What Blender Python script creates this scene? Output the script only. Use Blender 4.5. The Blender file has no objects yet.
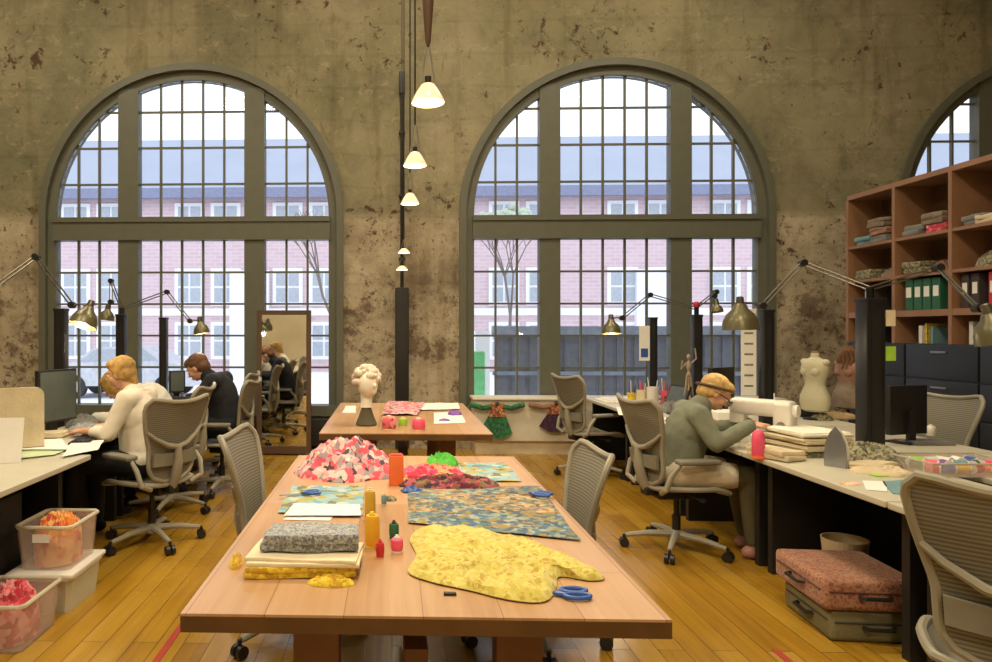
import bpy, bmesh, math, random
from mathutils import Vector, Matrix, noise
random.seed(7)
sc = bpy.context.scene
COL = sc.collection
PI = math.pi
# ------------------------------------------------------------------ camera geometry
F, CX, CY, EYE, TH = 690.0, 370.0, 331.0, 1.5, math.radians(1.826)
cth, sth = math.cos(TH), math.sin(TH)
def ray(px, py):
    u = (px-CX)/F; v = (CY-py)/F
    return Vector((u*cth-sth, cth+u*sth, v))
def atY(px, py, Y):
    d = ray(px, py); t = Y/d.y
    return Vector((d.x*t, Y, EYE+d.z*t))
def atZ(px, py, z):
    d = ray(px, py); t = (z-EYE)/d.z
    return Vector((d.x*t, d.y*t, z))
cam = bpy.data.cameras.new('camera'); camo = bpy.data.objects.new('camera', cam); COL.objects.link(camo)
cam.sensor_width = 36; cam.lens = F*36/992; cam.shift_x = (496-CX)/992; cam.clip_end = 300; cam.clip_start = .05
camo.location = (0, 0, EYE); camo.rotation_euler = (PI/2, 0, TH); sc.camera = camo

# ------------------------------------------------------------------ materials
def nt(name):
    m = bpy.data.materials.new(name); m.use_nodes = True
    t = m.node_tree; b = t.nodes['Principled BSDF']
    return m, t, b
def ramp(t, fac, stops, interp='LINEAR'):
    r = t.nodes.new('ShaderNodeValToRGB'); r.color_ramp.interpolation = interp
    el = r.color_ramp.elements
    while len(el) < len(stops): el.new(.5)
    for e, (p, c) in zip(el, stops):
        e.position = p; e.color = (*c, 1) if len(c) == 3 else c
    t.links.new(fac, r.inputs[0]); return r.outputs[0]
def coords(t, scale=(1,1,1), kind='Object', rot=(0,0,0)):
    c = t.nodes.new('ShaderNodeTexCoord'); mp = t.nodes.new('ShaderNodeMapping')
    mp.inputs['Scale'].default_value = scale; mp.inputs['Rotation'].default_value = rot
    t.links.new(c.outputs[kind], mp.inputs[0]); return mp.outputs[0]
def ntex(t, vec, scale, detail=4, rough=.55, dist=0):
    n = t.nodes.new('ShaderNodeTexNoise'); n.inputs['Scale'].default_value = scale
    n.inputs['Detail'].default_value = detail; n.inputs['Roughness'].default_value = rough
    n.inputs['Distortion'].default_value = dist
    t.links.new(vec, n.inputs['Vector']); return n.outputs['Fac']
def mixc(t, fac, a, b, mode='MIX'):
    m = t.nodes.new('ShaderNodeMix'); m.data_type = 'RGBA'; m.blend_type = mode
    for s, v in ((0, fac), (6, a), (7, b)):
        if hasattr(v, 'links'): t.links.new(v, m.inputs[s])
        elif s == 0: m.inputs[0].default_value = v
        else: m.inputs[s].default_value = (*v, 1)
    return m.outputs[2]
def math_(t, op, a, b=0., clamp=False):
    m = t.nodes.new('ShaderNodeMath'); m.operation = op; m.use_clamp = clamp
    for i, v in enumerate((a, b)):
        if hasattr(v, 'links'): t.links.new(v, m.inputs[i])
        else: m.inputs[i].default_value = v
    return m.outputs[0]
def bump(t, b, h, s=.3, d=.01):
    n = t.nodes.new('ShaderNodeBump'); n.inputs['Strength'].default_value = s; n.inputs['Distance'].default_value = d
    t.links.new(h, n.inputs['Height']); t.links.new(n.outputs[0], b.inputs['Normal'])
def mat(name, c, rough=.55, metal=0, var=.12, sc_=8, bmp=0., emit=None, estr=0):
    m, t, b = nt(name)
    v = coords(t); n = ntex(t, v, sc_)
    lo = tuple(max(0, x*(1-var)) for x in c); hi = tuple(min(1, x*(1+var)) for x in c)
    t.links.new(ramp(t, n, [(.3, lo), (.7, hi)]), b.inputs['Base Color'])
    b.inputs['Roughness'].default_value = rough; b.inputs['Metallic'].default_value = metal
    if bmp: bump(t, b, ntex(t, v, sc_*6), bmp)
    if emit:
        b.inputs['Emission Color'].default_value = (*emit, 1); b.inputs['Emission Strength'].default_value = estr
    return m
def patt(name, cols, scale=20, kind='voronoi', rough=.85, bmp=.25):
    """printed cloth: flat patches of the given colours"""
    m, t, b = nt(name); v = coords(t)
    if kind == 'voronoi':
        x = t.nodes.new('ShaderNodeTexVoronoi'); x.inputs['Scale'].default_value = scale
        wv = t.nodes.new('ShaderNodeVectorMath'); wv.operation = 'ADD'
        nn = t.nodes.new('ShaderNodeTexNoise'); nn.inputs['Scale'].default_value = scale*.8
        t.links.new(v, nn.inputs['Vector']); s = t.nodes.new('ShaderNodeVectorMath'); s.operation = 'SCALE'; s.inputs['Scale'].default_value = 1.6/scale
        t.links.new(nn.outputs['Color'], s.inputs[0]); t.links.new(v, wv.inputs[0]); t.links.new(s.outputs[0], wv.inputs[1])
        t.links.new(wv.outputs[0], x.inputs['Vector'])
        sp = t.nodes.new('ShaderNodeSeparateColor'); t.links.new(x.outputs['Color'], sp.inputs[0]); f = sp.outputs[0]
    elif kind == 'brick':
        x = t.nodes.new('ShaderNodeTexBrick'); x.inputs['Scale'].default_value = scale
        x.inputs['Color1'].default_value = (0,0,0,1); x.inputs['Color2'].default_value = (1,1,1,1); x.inputs['Mortar'].default_value = (.5,.5,.5,1)
        x.inputs['Mortar Size'].default_value = .0; t.links.new(v, x.inputs['Vector'])
        sp = t.nodes.new('ShaderNodeSeparateColor'); t.links.new(x.outputs['Color'], sp.inputs[0])
        f = math_(t, 'ADD', math_(t, 'MULTIPLY', sp.outputs[0], .6), math_(t, 'MULTIPLY', ntex(t, v, scale*2.2, 2), .5))
    elif kind == 'wave':
        x = t.nodes.new('ShaderNodeTexWave'); x.inputs['Scale'].default_value = scale; x.inputs['Distortion'].default_value = 6
        t.links.new(v, x.inputs['Vector']); f = x.outputs['Fac']
    else:
        f = math_(t, 'MULTIPLY_ADD', math_(t, 'SUBTRACT', ntex(t, v, scale, 2), .5), 2.4)
        f.node.inputs[2].default_value = .5
    n = len(cols)
    pk = None
    if name == 'patchwork':
        bk = t.nodes.new('ShaderNodeTexBrick'); bk.inputs['Scale'].default_value = 1; bk.offset = .3; bk.inputs['Brick Width'].default_value = .17; bk.inputs['Row Height'].default_value = .11; bk.inputs['Mortar Size'].default_value = .002
        bk.inputs['Color1'].default_value = (1,.70,.36,1); bk.inputs['Color2'].default_value = (.35,.75,1,1); bk.inputs['Mortar'].default_value = (.4,.4,.4,1); t.links.new(v, bk.inputs['Vector']); pk = bk.outputs['Color']
    t.links.new(ramp(t, f, [((i)/n, c) for i, c in enumerate(cols)], 'CONSTANT') if pk is None else mixc(t, .8, ramp(t, f, [((i)/n, c) for i, c in enumerate(cols)], 'CONSTANT'), pk, 'MULTIPLY'), b.inputs['Base Color'])
    b.inputs['Roughness'].default_value = rough; b.inputs['Sheen Weight'].default_value = .2
    bump(t, b, ntex(t, v, 60), bmp, .004)
    return m
M = {}
def D(k, *a, **kw): M[k] = mat(k, *a, **kw); return M[k]
D('chair_frame', (.29,.27,.205), .45, sc_=5); D('black_plastic', (.012,.012,.013), .4)
D('chair_pad', (.21,.20,.155), .6); D('grey_metal', (.30,.29,.27), .35, .8); D('dark_metal', (.022,.021,.02), .45, .3)
D('post_black', (.010,.010,.012), .35); D('olive_metal', (.15,.135,.07), .35, .4); D('lamp_arm', (.16,.15,.12), .35, .7)
D('frame_green', (.115,.120,.088), .5, var=.06); D('desk_top', (.52,.49,.38), .45, var=.05); D('desk_edge', (.42,.36,.24), .5)
D('white_plastic', (.75,.72,.66), .35, var=.03); D('white_paint', (.66,.62,.50), .6, var=.05); D('paper', (.82,.80,.74), .8, var=.03)
D('cream', (.72,.62,.42), .85, var=.08, bmp=.3); D('cream2', (.60,.50,.33), .85, var=.1, bmp=.3); D('cabinet', (.017,.020,.026), .4, var=.1)
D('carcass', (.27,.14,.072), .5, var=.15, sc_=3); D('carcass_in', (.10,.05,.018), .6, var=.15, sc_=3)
D('red', (.55,.02,.03), .5); D('pink', (.85,.10,.20), .5); D('yellow', (.80,.50,.03), .5); D('orange', (.85,.17,.035), .7)
D('green', (.02,.12,.06), .6); D('lime', (.35,.62,.05), .7); D('blue', (.03,.10,.38), .4); D('teal', (.16,.30,.33), .6); D('purple', (.20,.09,.35), .6)
D('skin', (.66,.36,.23), .5, var=.05); D('lips', (.45,.14,.12), .5); D('eye', (.03,.025,.02), .2)
D('blonde', (.55,.35,.12), .6, var=.35, sc_=30, bmp=.5); D('golden', (.40,.235,.06), .6, var=.35, sc_=30, bmp=.5); D('brown_hair', (.13,.055,.02), .6, var=.35, sc_=30, bmp=.5)
D('sweater_green', (.19,.205,.145), .9, var=.1, sc_=14, bmp=.4); D('shirt_white', (.74,.68,.56), .85, var=.06, bmp=.2); D('knit_grey', (.62,.60,.53), .9, var=.06, bmp=.3)
D('navy', (.010,.011,.016), .9, bmp=.3); D('black_cloth', (.008,.008,.008), .9); D('khaki', (.62,.55,.42), .9, bmp=.2); D('olive_trousers', (.10,.09,.05), .9); D('shoe_tan', (.40,.20,.15), .6)
D('snow', (.86,.88,.93), .9, var=.03, sc_=.5); D('roof_slate', (.36,.40,.50), .8, var=.04, sc_=.4); D('ext_white', (.85,.86,.90), .8, var=.02)
D('ext_glass', (.40,.44,.50), .3); D('ext_fence', (.15,.155,.18), .6); D('ext_fence_cap', (.24,.27,.33), .6); D('dim_wood', (.34,.26,.19), .7); D('bark', (.20,.17,.16), .9)
D('ext_foliage', (.45,.52,.42), .9, var=.2); D('ext_green', (.25,.75,.35), .8); D('silver_paint', (.55,.57,.62), .3, .3); D('eave', (.22,.24,.36), .7)
D('form_cloth', (.56,.52,.36), .9, var=.06, bmp=.3); D('brown_cloth', (.30,.16,.11), .9, var=.3); D('screen_dark', (.09,.11,.10), .25)
D('foam_white', (.82,.78,.66), .9, var=.05, bmp=.2); D('wig', (.75,.64,.52), .9, var=.2, sc_=40, bmp=.8)
D('iron_grey', (.30,.31,.33), .3, .6); D('chrome', (.6,.6,.6), .2, 1); D('leg_wood', (.21,.095,.045), .6, var=.2, sc_=4)
D('shade_in', (.95,.85,.6), .5, emit=(1,.80,.50), estr=5); D('bulb', (1,.9,.7), .4, emit=(1,.84,.60), estr=14); D('pend_in', (1,.9,.7), .4, emit=(1,.86,.62), estr=7)
D('dark_brown', (.10,.055,.03), .6); D('yellow2', (.80,.42,.02), .5); D('mustard2', (.62,.40,.04), .6); D('lime2', (.12,.62,.08), .7); D('green_paper', (.50,.60,.36), .8)
LK = 1.45
D('grey_cloth', (.19,.19,.18), .9, bmp=.4); D('box_card', (.45,.32,.16), .8); D('floor_red', (.34,.035,.02), .6)
D('pattern_dark', (.05,.04,.04), .8)
D('suit_edge', (.12,.045,.035), .7); D('suit_olive', (.17,.155,.075), .8, var=.2, bmp=.3); D('dim_cloth', (.22,.17,.12), .9, var=.3)
M['pink_print'] = patt('pink_print', [(.75,.09,.13),(.95,.45,.42),(.06,.04,.06),(.90,.30,.33),(.85,.55,.52),(.60,.10,.16),(.35,.30,.33)], 36, bmp=.8)
M['green_pink'] = patt('green_pink', [(.80,.07,.16),(.95,.20,.28),(.55,.03,.08),(.85,.35,.15)], 22)
M['wine'] = patt('wine', [(.14,.02,.04),(.30,.06,.05),(.05,.03,.04),(.22,.13,.05),(.40,.08,.10)], 40)
M['patchwork'] = patt('patchwork', [(.07,.10,.11),(.36,.26,.12),(.10,.17,.25),(.42,.36,.24),(.12,.22,.24),(.50,.46,.38),(.06,.12,.22),(.40,.26,.04)], 42)
M['blue_print'] = patt('blue_print', [(.25,.42,.48),(.14,.34,.42),(.38,.34,.08),(.30,.45,.45),(.50,.50,.40),(.16,.16,.06)], 24)
M['lemon'] = patt('lemon', [(.55,.47,.09),(.60,.52,.13),(.51,.42,.07),(.62,.54,.16),(.56,.48,.10),(.44,.30,.05)], 75, bmp=.9)
M['mustard'] = patt('mustard', [(.72,.50,.03),(.80,.62,.05),(.55,.34,.02)], 70)
M['grey_print'] = patt('grey_print', [(.20,.22,.24),(.36,.38,.38),(.27,.29,.31),(.45,.46,.44),(.14,.16,.18)], 150)
M['orange_print'] = patt('orange_print', [(.75,.22,.03),(.80,.35,.06),(.55,.08,.03),(.85,.45,.15)], 22)
M['red_print'] = patt('red_print', [(.50,.03,.05),(.70,.12,.16),(.35,.02,.03),(.75,.28,.28)], 22)
M['peach_print'] = patt('peach_print', [(.80,.42,.28),(.70,.25,.16),(.85,.55,.38),(.60,.35,.20)], 20)
M['olive_print'] = patt('olive_print', [(.12,.12,.06),(.22,.20,.10),(.06,.06,.045),(.32,.29,.17)], 75)
M['suit_print'] = patt('suit_print', [(.30,.12,.07),(.38,.17,.10),(.22,.075,.045),(.35,.20,.11)], 95)
M['green_skirt'] = patt('green_skirt', [(.02,.13,.05),(.03,.20,.07),(.015,.08,.04)], 40)
M['plum_skirt'] = patt('plum_skirt', [(.045,.012,.04),(.08,.02,.06),(.03,.01,.025)], 40)
M['embroid'] = patt('embroid', [(.42,.14,.05),(.60,.30,.10),(.20,.06,.04)], 50)
# chair mesh cloth
m, t, b = nt('chair_mesh'); v = coords(t)
w = t.nodes.new('ShaderNodeTexWave'); w.wave_type = 'BANDS'; w.bands_direction = 'Z'; w.inputs['Scale'].default_value = 22; t.links.new(v, w.inputs['Vector'])
t.links.new(ramp(t, w.outputs['Fac'], [(.2, (.13,.12,.09)), (.8, (.25,.235,.18))]), b.inputs['Base Color']); b.inputs['Roughness'].default_value = .6
b.inputs['Alpha'].default_value = .86; M['chair_mesh'] = m
# translucent tub plastic
def tubmat(k, c, a):
    m, t, b = nt(k); b.inputs['Base Color'].default_value = (*c, 1); b.inputs['Roughness'].default_value = .35; b.inputs['Alpha'].default_value = a; M[k] = m
tubmat('tub_clear', (.72,.60,.52), .26); tubmat('tub_cream', (.68,.66,.50), .7)
tubmat('plastic_bag', (.85,.82,.85), .35)
# glass
m, t, b = nt('glass'); t.nodes.remove(b)
tr = t.nodes.new('ShaderNodeBsdfTransparent'); tr.inputs[0].default_value = (.97,.98,1,1)
gl = t.nodes.new('ShaderNodeBsdfGlossy'); gl.inputs['Roughness'].default_value = .02
mx = t.nodes.new('ShaderNodeMixShader'); lw = t.nodes.new('ShaderNodeLayerWeight'); lw.inputs[0].default_value = .25
t.links.new(lw.outputs['Fresnel'], mx.inputs[0]); t.links.new(tr.outputs[0], mx.inputs[1]); t.links.new(gl.outputs[0], mx.inputs[2])
t.links.new(mx.outputs[0], t.nodes['Material Output'].inputs[0]); M['glass'] = m
m, t, b = nt('mirror_glass'); b.inputs['Base Color'].default_value = (.85,.86,.82,1); b.inputs['Metallic'].default_value = 1; b.inputs['Roughness'].default_value = .03; M['mirror'] = m
# old plaster wall
def plaster():
    m, t, b = nt('plaster'); v = coords(t)
    n1 = ntex(t, v, .55, 6, .6); n2 = ntex(t, v, 3.0, 8, .7, .5); n3 = ntex(t, v, 9, 6, .7)
    up = ramp(t, n1, [(.3, (.165,.160,.092)), (.5, (.26,.238,.145)), (.72, (.37,.325,.215))])
    lo = ramp(t, ntex(t, v, 1.6, 7, .65), [(.32, (.24,.20,.13)), (.5, (.42,.36,.25)), (.68, (.52,.45,.32))])
    z = t.nodes.new('ShaderNodeSeparateXYZ'); t.links.new(v, z.inputs[0])
    zz = math_(t, 'ADD', z.outputs[2], math_(t, 'MULTIPLY', n2, .12))
    band = ramp(t, math_(t, 'DIVIDE', zz, 7.), [(.425, (1,1,1)), (.44, (0,0,0))])
    c = mixc(t, band, up, lo)
    c = mixc(t, .55, c, ramp(t, n2, [(.3, (.42,.40,.34)), (.5, (.9,.9,.9)), (.75, (1.15,1.1,1.0))]), 'MULTIPLY')
    # vertical water stains
    vs = coords(t, (2.2, 2.2, .18)); s1 = ntex(t, vs, 1.5, 5, .6)
    c = mixc(t, .75, c, ramp(t, s1, [(.30, (.60,.55,.46)), (.46, (1,1,1))]), 'MULTIPLY')
    # rust-brown peeled spots, denser on the lower plaster
    n4 = ntex(t, v, 6.5, 10, .75, .4); n5 = ntex(t, v, .9, 3)
    vo = math_(t, 'ADD', n4, math_(t, 'MULTIPLY', math_(t, 'SUBTRACT', n5, .5), .55))
    c = mixc(t, ramp(t, vo, [(.615, (0,0,0)), (.665, (1,1,1))]), c, (.075,.040,.022))
    n6 = ntex(t, v, 17, 6, .7)
    n7 = ntex(t, v, 1.3, 4, .6)
    usp = math_(t, 'MULTIPLY', ramp(t, n6, [(.60, (0,0,0)), (.66, (1,1,1))]), ramp(t, n7, [(.45, (0,0,0)), (.6, (1,1,1))]))
    c = mixc(t, math_(t, 'MULTIPLY', usp, .75), c, (.085,.05,.03))
    c = mixc(t, math_(t, 'MULTIPLY', ramp(t, ntex(t, coords(t, (1,1,1.6)), 5.5, 9, .75, .8), [(.56, (0,0,0)), (.64, (1,1,1))]), .32), c, (.46,.40,.27))
    lowsp = math_(t, 'MULTIPLY', ramp(t, n6, [(.58, (0,0,0)), (.64, (1,1,1))]), band)
    c = mixc(t, math_(t, 'MULTIPLY', lowsp, .75), c, (.07,.045,.03))
    # scored horizontal board lines
    zl = t.nodes.new('ShaderNodeTexWave'); zl.bands_direction = 'Z'; zl.inputs['Scale'].default_value = .75; zl.inputs['Distortion'].default_value = 1.2; zl.inputs['Detail'].default_value = 3
    t.links.new(v, zl.inputs['Vector'])
    c = mixc(t, .18, c, ramp(t, zl.outputs['Fac'], [(.0, (.55,.52,.48)), (.04, (1,1,1))]), 'MULTIPLY')
    bs = ntex(t, v, 2.6, 8, .72, .3)
    zl2 = ramp(t, math_(t, 'DIVIDE', z.outputs[2], 7.), [(.26, (1,1,1)), (.36, (0,0,0))])
    c = mixc(t, math_(t, 'MULTIPLY', math_(t, 'MULTIPLY', ramp(t, bs, [(.50, (0,0,0)), (.60, (1,1,1))]), zl2), .8), c, (.085,.050,.032))
    mo = ntex(t, coords(t, (1,1,.6)), 4.2, 9, .75, .6)
    c = mixc(t, math_(t, 'MULTIPLY', ramp(t, mo, [(.56, (0,0,0)), (.66, (1,1,1))]), .55), c, (.10,.085,.035))
    t.links.new(c, b.inputs['Base Color']); b.inputs['Roughness'].default_value = .9
    bump(t, b, math_(t, 'ADD', n2, n3), .35, .03)
    return m
M['plaster'] = plaster()
D('wall_cream', (.78,.70,.50), .9, var=.12, sc_=1); D('ceiling_mat', (.35,.32,.22), .9, sc_=1)
# plank floor
def planks(name, along, w, l, cols, rough, gap=.010, knots=True):
    m, t, b = nt(name); v = coords(t, rot=(0,0,PI/2) if along == 'Y' else (0,0,0))
    x = t.nodes.new('ShaderNodeTexBrick'); x.offset = .37; x.inputs['Scale'].default_value = 1
    x.inputs['Brick Width'].default_value = l; x.inputs['Row Height'].default_value = w
    x.inputs['Mortar Size'].default_value = gap*.2; x.inputs['Mortar Smooth'].default_value = .1
    x.inputs['Color1'].default_value = (0,0,0,1); x.inputs['Color2'].default_value = (1,1,1,1); x.inputs['Mortar'].default_value = (.5,.5,.5,1)
    t.links.new(v, x.inputs['Vector'])
    sp = t.nodes.new('ShaderNodeSeparateColor'); t.links.new(x.outputs['Color'], sp.inputs[0])
    g = coords(t, (1.2, 22, 22) if along == 'X' else (22, 1.2, 22)); gr = ntex(t, g, 1, 6, .6, .6)
    f = math_(t, 'ADD', math_(t, 'MULTIPLY', sp.outputs[0], .65), math_(t, 'MULTIPLY', math_(t, 'SUBTRACT', gr, .5), 1.1))
    f = math_(t, 'ADD', f, .17)
    c = ramp(t, f, [(i/(len(cols)-1), k) for i, k in enumerate(cols)])
    big = ntex(t, coords(t), .8, 3)
    c = mixc(t, .45, c, ramp(t, big, [(.35, (.70,.62,.50)), (.6, (1,1,1))]), 'MULTIPLY')
    c = mixc(t, x.outputs['Fac'], c, (.06,.03,.012))
    if knots:
        vo = t.nodes.new('ShaderNodeTexVoronoi'); vo.inputs['Scale'].default_value = 1.9
        t.links.new(coords(t, (1.6, .8, 1)), vo.inputs['Vector'])
        c = mixc(t, math_(t, 'MULTIPLY', ramp(t, vo.outputs['Distance'], [(.035, (1,1,1)), (.06, (0,0,0))]), .8), c, (.07,.022,.012))
    t.links.new(c, b.inputs['Base Color'])
    rr = ramp(t, big, [(.3, (rough*.7,)*3), (.7, (rough*1.3,)*3)]); t.links.new(rr, b.inputs['Roughness'])
    bump(t, b, math_(t, 'SUBTRACT', gr, math_(t, 'MULTIPLY', x.outputs['Fac'], 2)), .12, .004)
    return m
M['floor'] = planks('floor_boards', 'Y', .125, 2.4, [(.20,.10,.010), (.30,.155,.012), (.37,.20,.016), (.42,.245,.030), (.36,.225,.055)], .27)
M['table'] = planks('table_boards', 'Y', .21, 1.3, [(.36,.195,.085), (.44,.255,.12), (.50,.305,.16), (.54,.345,.205), (.57,.385,.25)], .38, .004, False)
M['table_edge'] = D('table_edge', (.11,.050,.013), .5, var=.25, sc_=6)
# brick of the building outside
m, t, b = nt('brick'); v = coords(t); x = t.nodes.new('ShaderNodeTexBrick'); x.inputs['Scale'].default_value = 1; x.inputs['Brick Width'].default_value = .5; x.inputs['Row Height'].default_value = .17
x.inputs['Color1'].default_value = (.60,.44,.48,1); x.inputs['Color2'].default_value = (.66,.50,.54,1); x.inputs['Mortar'].default_value = (.68,.56,.60,1); x.inputs['Mortar Size'].default_value = .02
t.links.new(coords(t, rot=(PI/2,0,0)), x.inputs['Vector']); t.links.new(x.outputs['Color'], b.inputs['Base Color']); b.inputs['Roughness'].default_value = .9; M['brick'] = m

# ------------------------------------------------------------------ mesh building
class MB:
    def __init__(s): s.bm = bmesh.new()
    def box(s, x0, x1, y0, y1, z0, z1, mx=None, bev=0):
        vs = [s.bm.verts.new(p) for p in ((x0,y0,z0),(x1,y0,z0),(x1,y1,z0),(x0,y1,z0),(x0,y0,z1),(x1,y0,z1),(x1,y1,z1),(x0,y1,z1))]
        fs = [s.bm.faces.new([vs[i] for i in f]) for f in ((3,2,1,0),(4,5,6,7),(0,1,5,4),(1,2,6,5),(2,3,7,6),(3,0,4,7))]
        if mx: bmesh.ops.transform(s.bm, matrix=mx, verts=vs)
        if bev:
            es = list({e for f in fs for e in f.edges})
            bmesh.ops.bevel(s.bm, geom=es, offset=bev, segments=3, profile=.6, affect='EDGES')
        return s
    def cyl(s, p0, p1, r0, r1=None, n=16, cap=True):
        r1 = r0 if r1 is None else r1
        return s.tube([p0, p1], [r0, r1], n, cap)
    def tube(s, pts, rs, n=10, cap=True, closed=False):
        pts = [Vector(p) for p in pts]; N = len(pts)
        if not isinstance(rs, (list, tuple)): rs = [rs]*N
        up = None; rings = []
        for i, p in enumerate(pts):
            if closed: d = pts[(i+1) % N]-pts[i-1]
            else: d = pts[min(i+1, N-1)]-pts[max(i-1, 0)]
            d.normalize()
            if up is None:
                up = Vector((0,0,1)) if abs(d.z) < .9 else Vector((1,0,0))
            a = d.cross(up); a = a.normalized() if a.length > 1e-6 else d.orthogonal().normalized()
            b_ = a.cross(d).normalized(); up = b_
            rings.append([s.bm.verts.new(p+(a*math.cos(2*PI*k/n)+b_*math.sin(2*PI*k/n))*rs[i]) for k in range(n)])
        for i in range(N if closed else N-1):
            A, B = rings[i], rings[(i+1) % N]
            for k in range(n): s.bm.faces.new((A[k], A[(k+1) % n], B[(k+1) % n], B[k]))
        if cap and not closed:
            s.bm.faces.new(rings[0][::-1]); s.bm.faces.new(rings[-1])
        return s
    def ell(s, c, r, n=16, mx=None):
        r = (r, r, r) if not isinstance(r, (tuple, list)) else r
        m_ = Matrix.Translation(Vector(c)) @ (mx or Matrix()) @ Matrix.Diagonal((*r, 1))
        bmesh.ops.create_uvsphere(s.bm, u_segments=n, v_segments=max(6, n//2+2), radius=1, matrix=m_); return s
    def lathe(s, prof, c=(0,0,0), n=24, mx=None, sx=1, sy=1, cap=True):
        rings = []; c = Vector(c)
        for r, z in prof:
            ring = []
            for k in range(n):
                p = Vector((r*sx*math.cos(2*PI*k/n), r*sy*math.sin(2*PI*k/n), z))
                ring.append(s.bm.verts.new(c+(mx @ p if mx else p)))
            rings.append(ring)
        for A, B in zip(rings, rings[1:]):
            for k in range(n): s.bm.faces.new((A[k], A[(k+1) % n], B[(k+1) % n], B[k]))
        if cap:
            s.bm.faces.new(rings[0][::-1]); s.bm.faces.new(rings[-1])
        return s
    def prism(s, pts, a, b_, plane='XZ'):
        """closed outline extruded from a to b along the third axis"""
        def q(p, w): return {'XZ': (p[0], w, p[1]), 'YZ': (w, p[0], p[1]), 'XY': (p[0], p[1], w)}[plane]
        A = [s.bm.verts.new(q(p, a)) for p in pts]; B = [s.bm.verts.new(q(p, b_)) for p in pts]
        n = len(pts); s.bm.faces.new(A); s.bm.faces.new(B[::-1])
        for i in range(n): s.bm.faces.new((A[i], B[i], B[(i+1) % n], A[(i+1) % n]))
        return s
    def grid(s, fn, nu, nv, th=0, off=Vector((0,0,-1))):
        V = [[s.bm.verts.new(fn(i/nu, j/nv)) for i in range(nu+1)] for j in range(nv+1)]
        for j in range(nv):
            for i in range(nu): s.bm.faces.new((V[j][i], V[j][i+1], V[j+1][i+1], V[j+1][i]))
        if th:
            W = [[s.bm.verts.new(v.co+off*th) for v in r] for r in V]
            for j in range(nv):
                for i in range(nu): s.bm.faces.new((W[j][i], W[j+1][i], W[j+1][i+1], W[j][i+1]))
            for i in range(nu):
                s.bm.faces.new((V[0][i], W[0][i], W[0][i+1], V[0][i+1])); s.bm.faces.new((V[nv][i+1], W[nv][i+1], W[nv][i], V[nv][i]))
            for j in range(nv):
                s.bm.faces.new((V[j][0], V[j+1][0], W[j+1][0], W[j][0])); s.bm.faces.new((V[j+1][nu], V[j][nu], W[j][nu], W[j+1][nu]))
        return s
    def build(s, name, m, parent=None, smooth=True, loc=None, recalc=True):
        if recalc: bmesh.ops.recalc_face_normals(s.bm, faces=s.bm.faces[:])
        me = bpy.data.meshes.new(name); s.bm.to_mesh(me); s.bm.free()
        me.materials.append(M[m] if isinstance(m, str) else m)
        if smooth:
            me.shade_smooth()
            try: me.set_sharp_from_angle(angle=math.radians(38))
            except Exception: pass
        o = bpy.data.objects.new(name, me); COL.objects.link(o)
        if parent: o.parent = parent
        if loc is not None: o.location = loc
        return o
def tag(o, label, cat, group=None, kind=None):
    if label: o['label'] = label
    if cat: o['category'] = cat
    if group: o['group'] = group
    if kind: o['kind'] = kind
    return o
def thing(name, label, cat, loc=(0,0,0), rz=0, group=None):
    o = bpy.data.objects.new(name, None); COL.objects.link(o); o.empty_display_size = .1
    o.location = loc; o.rotation_euler = (0, 0, rz); return tag(o, label, cat, group)
def struct(o, label=None):
    o['kind'] = 'structure'
    if label: o['label'] = label
    return o
def copy_tree(o, parent=None):
    c = o.copy(); COL.objects.link(c)
    if parent: c.parent = parent
    for ch in list(o.children): copy_tree(ch, c)
    return c
def nz(p, s=1.0, seed=0): return noise.noise(Vector((p[0]*s+seed*7.3, p[1]*s+seed*3.1, (p[2] if len(p) > 2 else 0)*s+seed)))

# ------------------------------------------------------------------ room shell
WY, WT = 8.8, .45
ZC = 7.2; XL, XR, YB = -7.2, 11.2, -6.0
R = 1.955; ZS = 2.967; ZB = .45
WC = [-2.586, 2.82, 8.235]
struct(MB().box(XL-.3, XR+.3, YB-.3, WY+WT, -.2, 0).build('floor', 'floor', smooth=False), 'worn honey-coloured plank floor running towards the windows')
struct(MB().box(XL-.3, XR+.3, YB-.3, WY+WT, ZC, ZC+.2).build('ceiling', 'ceiling_mat', smooth=False), 'high ceiling out of sight above')
struct(MB().box(XL-.3, XL, YB, WY+WT, 0, ZC).build('wall_left', 'plaster', smooth=False), 'left plaster wall')
struct(MB().box(XR, XR+.3, YB, WY+WT, 0, ZC).build('wall_right', 'plaster', smooth=False), 'right plaster wall')
struct(MB().box(XL-.3, XR+.3, YB-.3, YB, 0, ZC).build('wall_front', 'wall_cream', smooth=False), 'cream wall behind the viewer')
w = MB()
def q4(a, b_, c, d): w.bm.faces.new([w.bm.verts.new(p) for p in (a, b_, c, d)])
def strip(x0, x1, za0, za1, zb0, zb1):
    for y in (WY, WY+WT): q4((x0,y,za0), (x1,y,za1), (x1,y,zb1), (x0,y,zb0))
xs = XL
for c in WC:
    strip(xs, c-R, 0, 0, ZC, ZC)
    n = 48
    for i in range(n):
        a0, a1 = PI-PI*i/n, PI-PI*(i+1)/n
        x0, x1 = c+R*math.cos(a0), c+R*math.cos(a1); z0, z1 = ZS+R*math.sin(a0), ZS+R*math.sin(a1)
        strip(x0, x1, z0, z1, ZC, ZC); strip(x0, x1, 0, 0, ZB, ZB)
        q4((x0,WY,z0), (x1,WY,z1), (x1,WY+WT,z1), (x0,WY+WT,z0))
    for sx in (-R, R): q4((c+sx,WY,ZB), (c+sx,WY,ZS), (c+sx,WY+WT,ZS), (c+sx,WY+WT,ZB))
    q4((c-R,WY,ZB), (c+R,WY,ZB), (c+R,WY+WT,ZB), (c-R,WY+WT,ZB))
    xs = c+R
strip(xs, XR, 0, 0, ZC, ZC)
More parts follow.
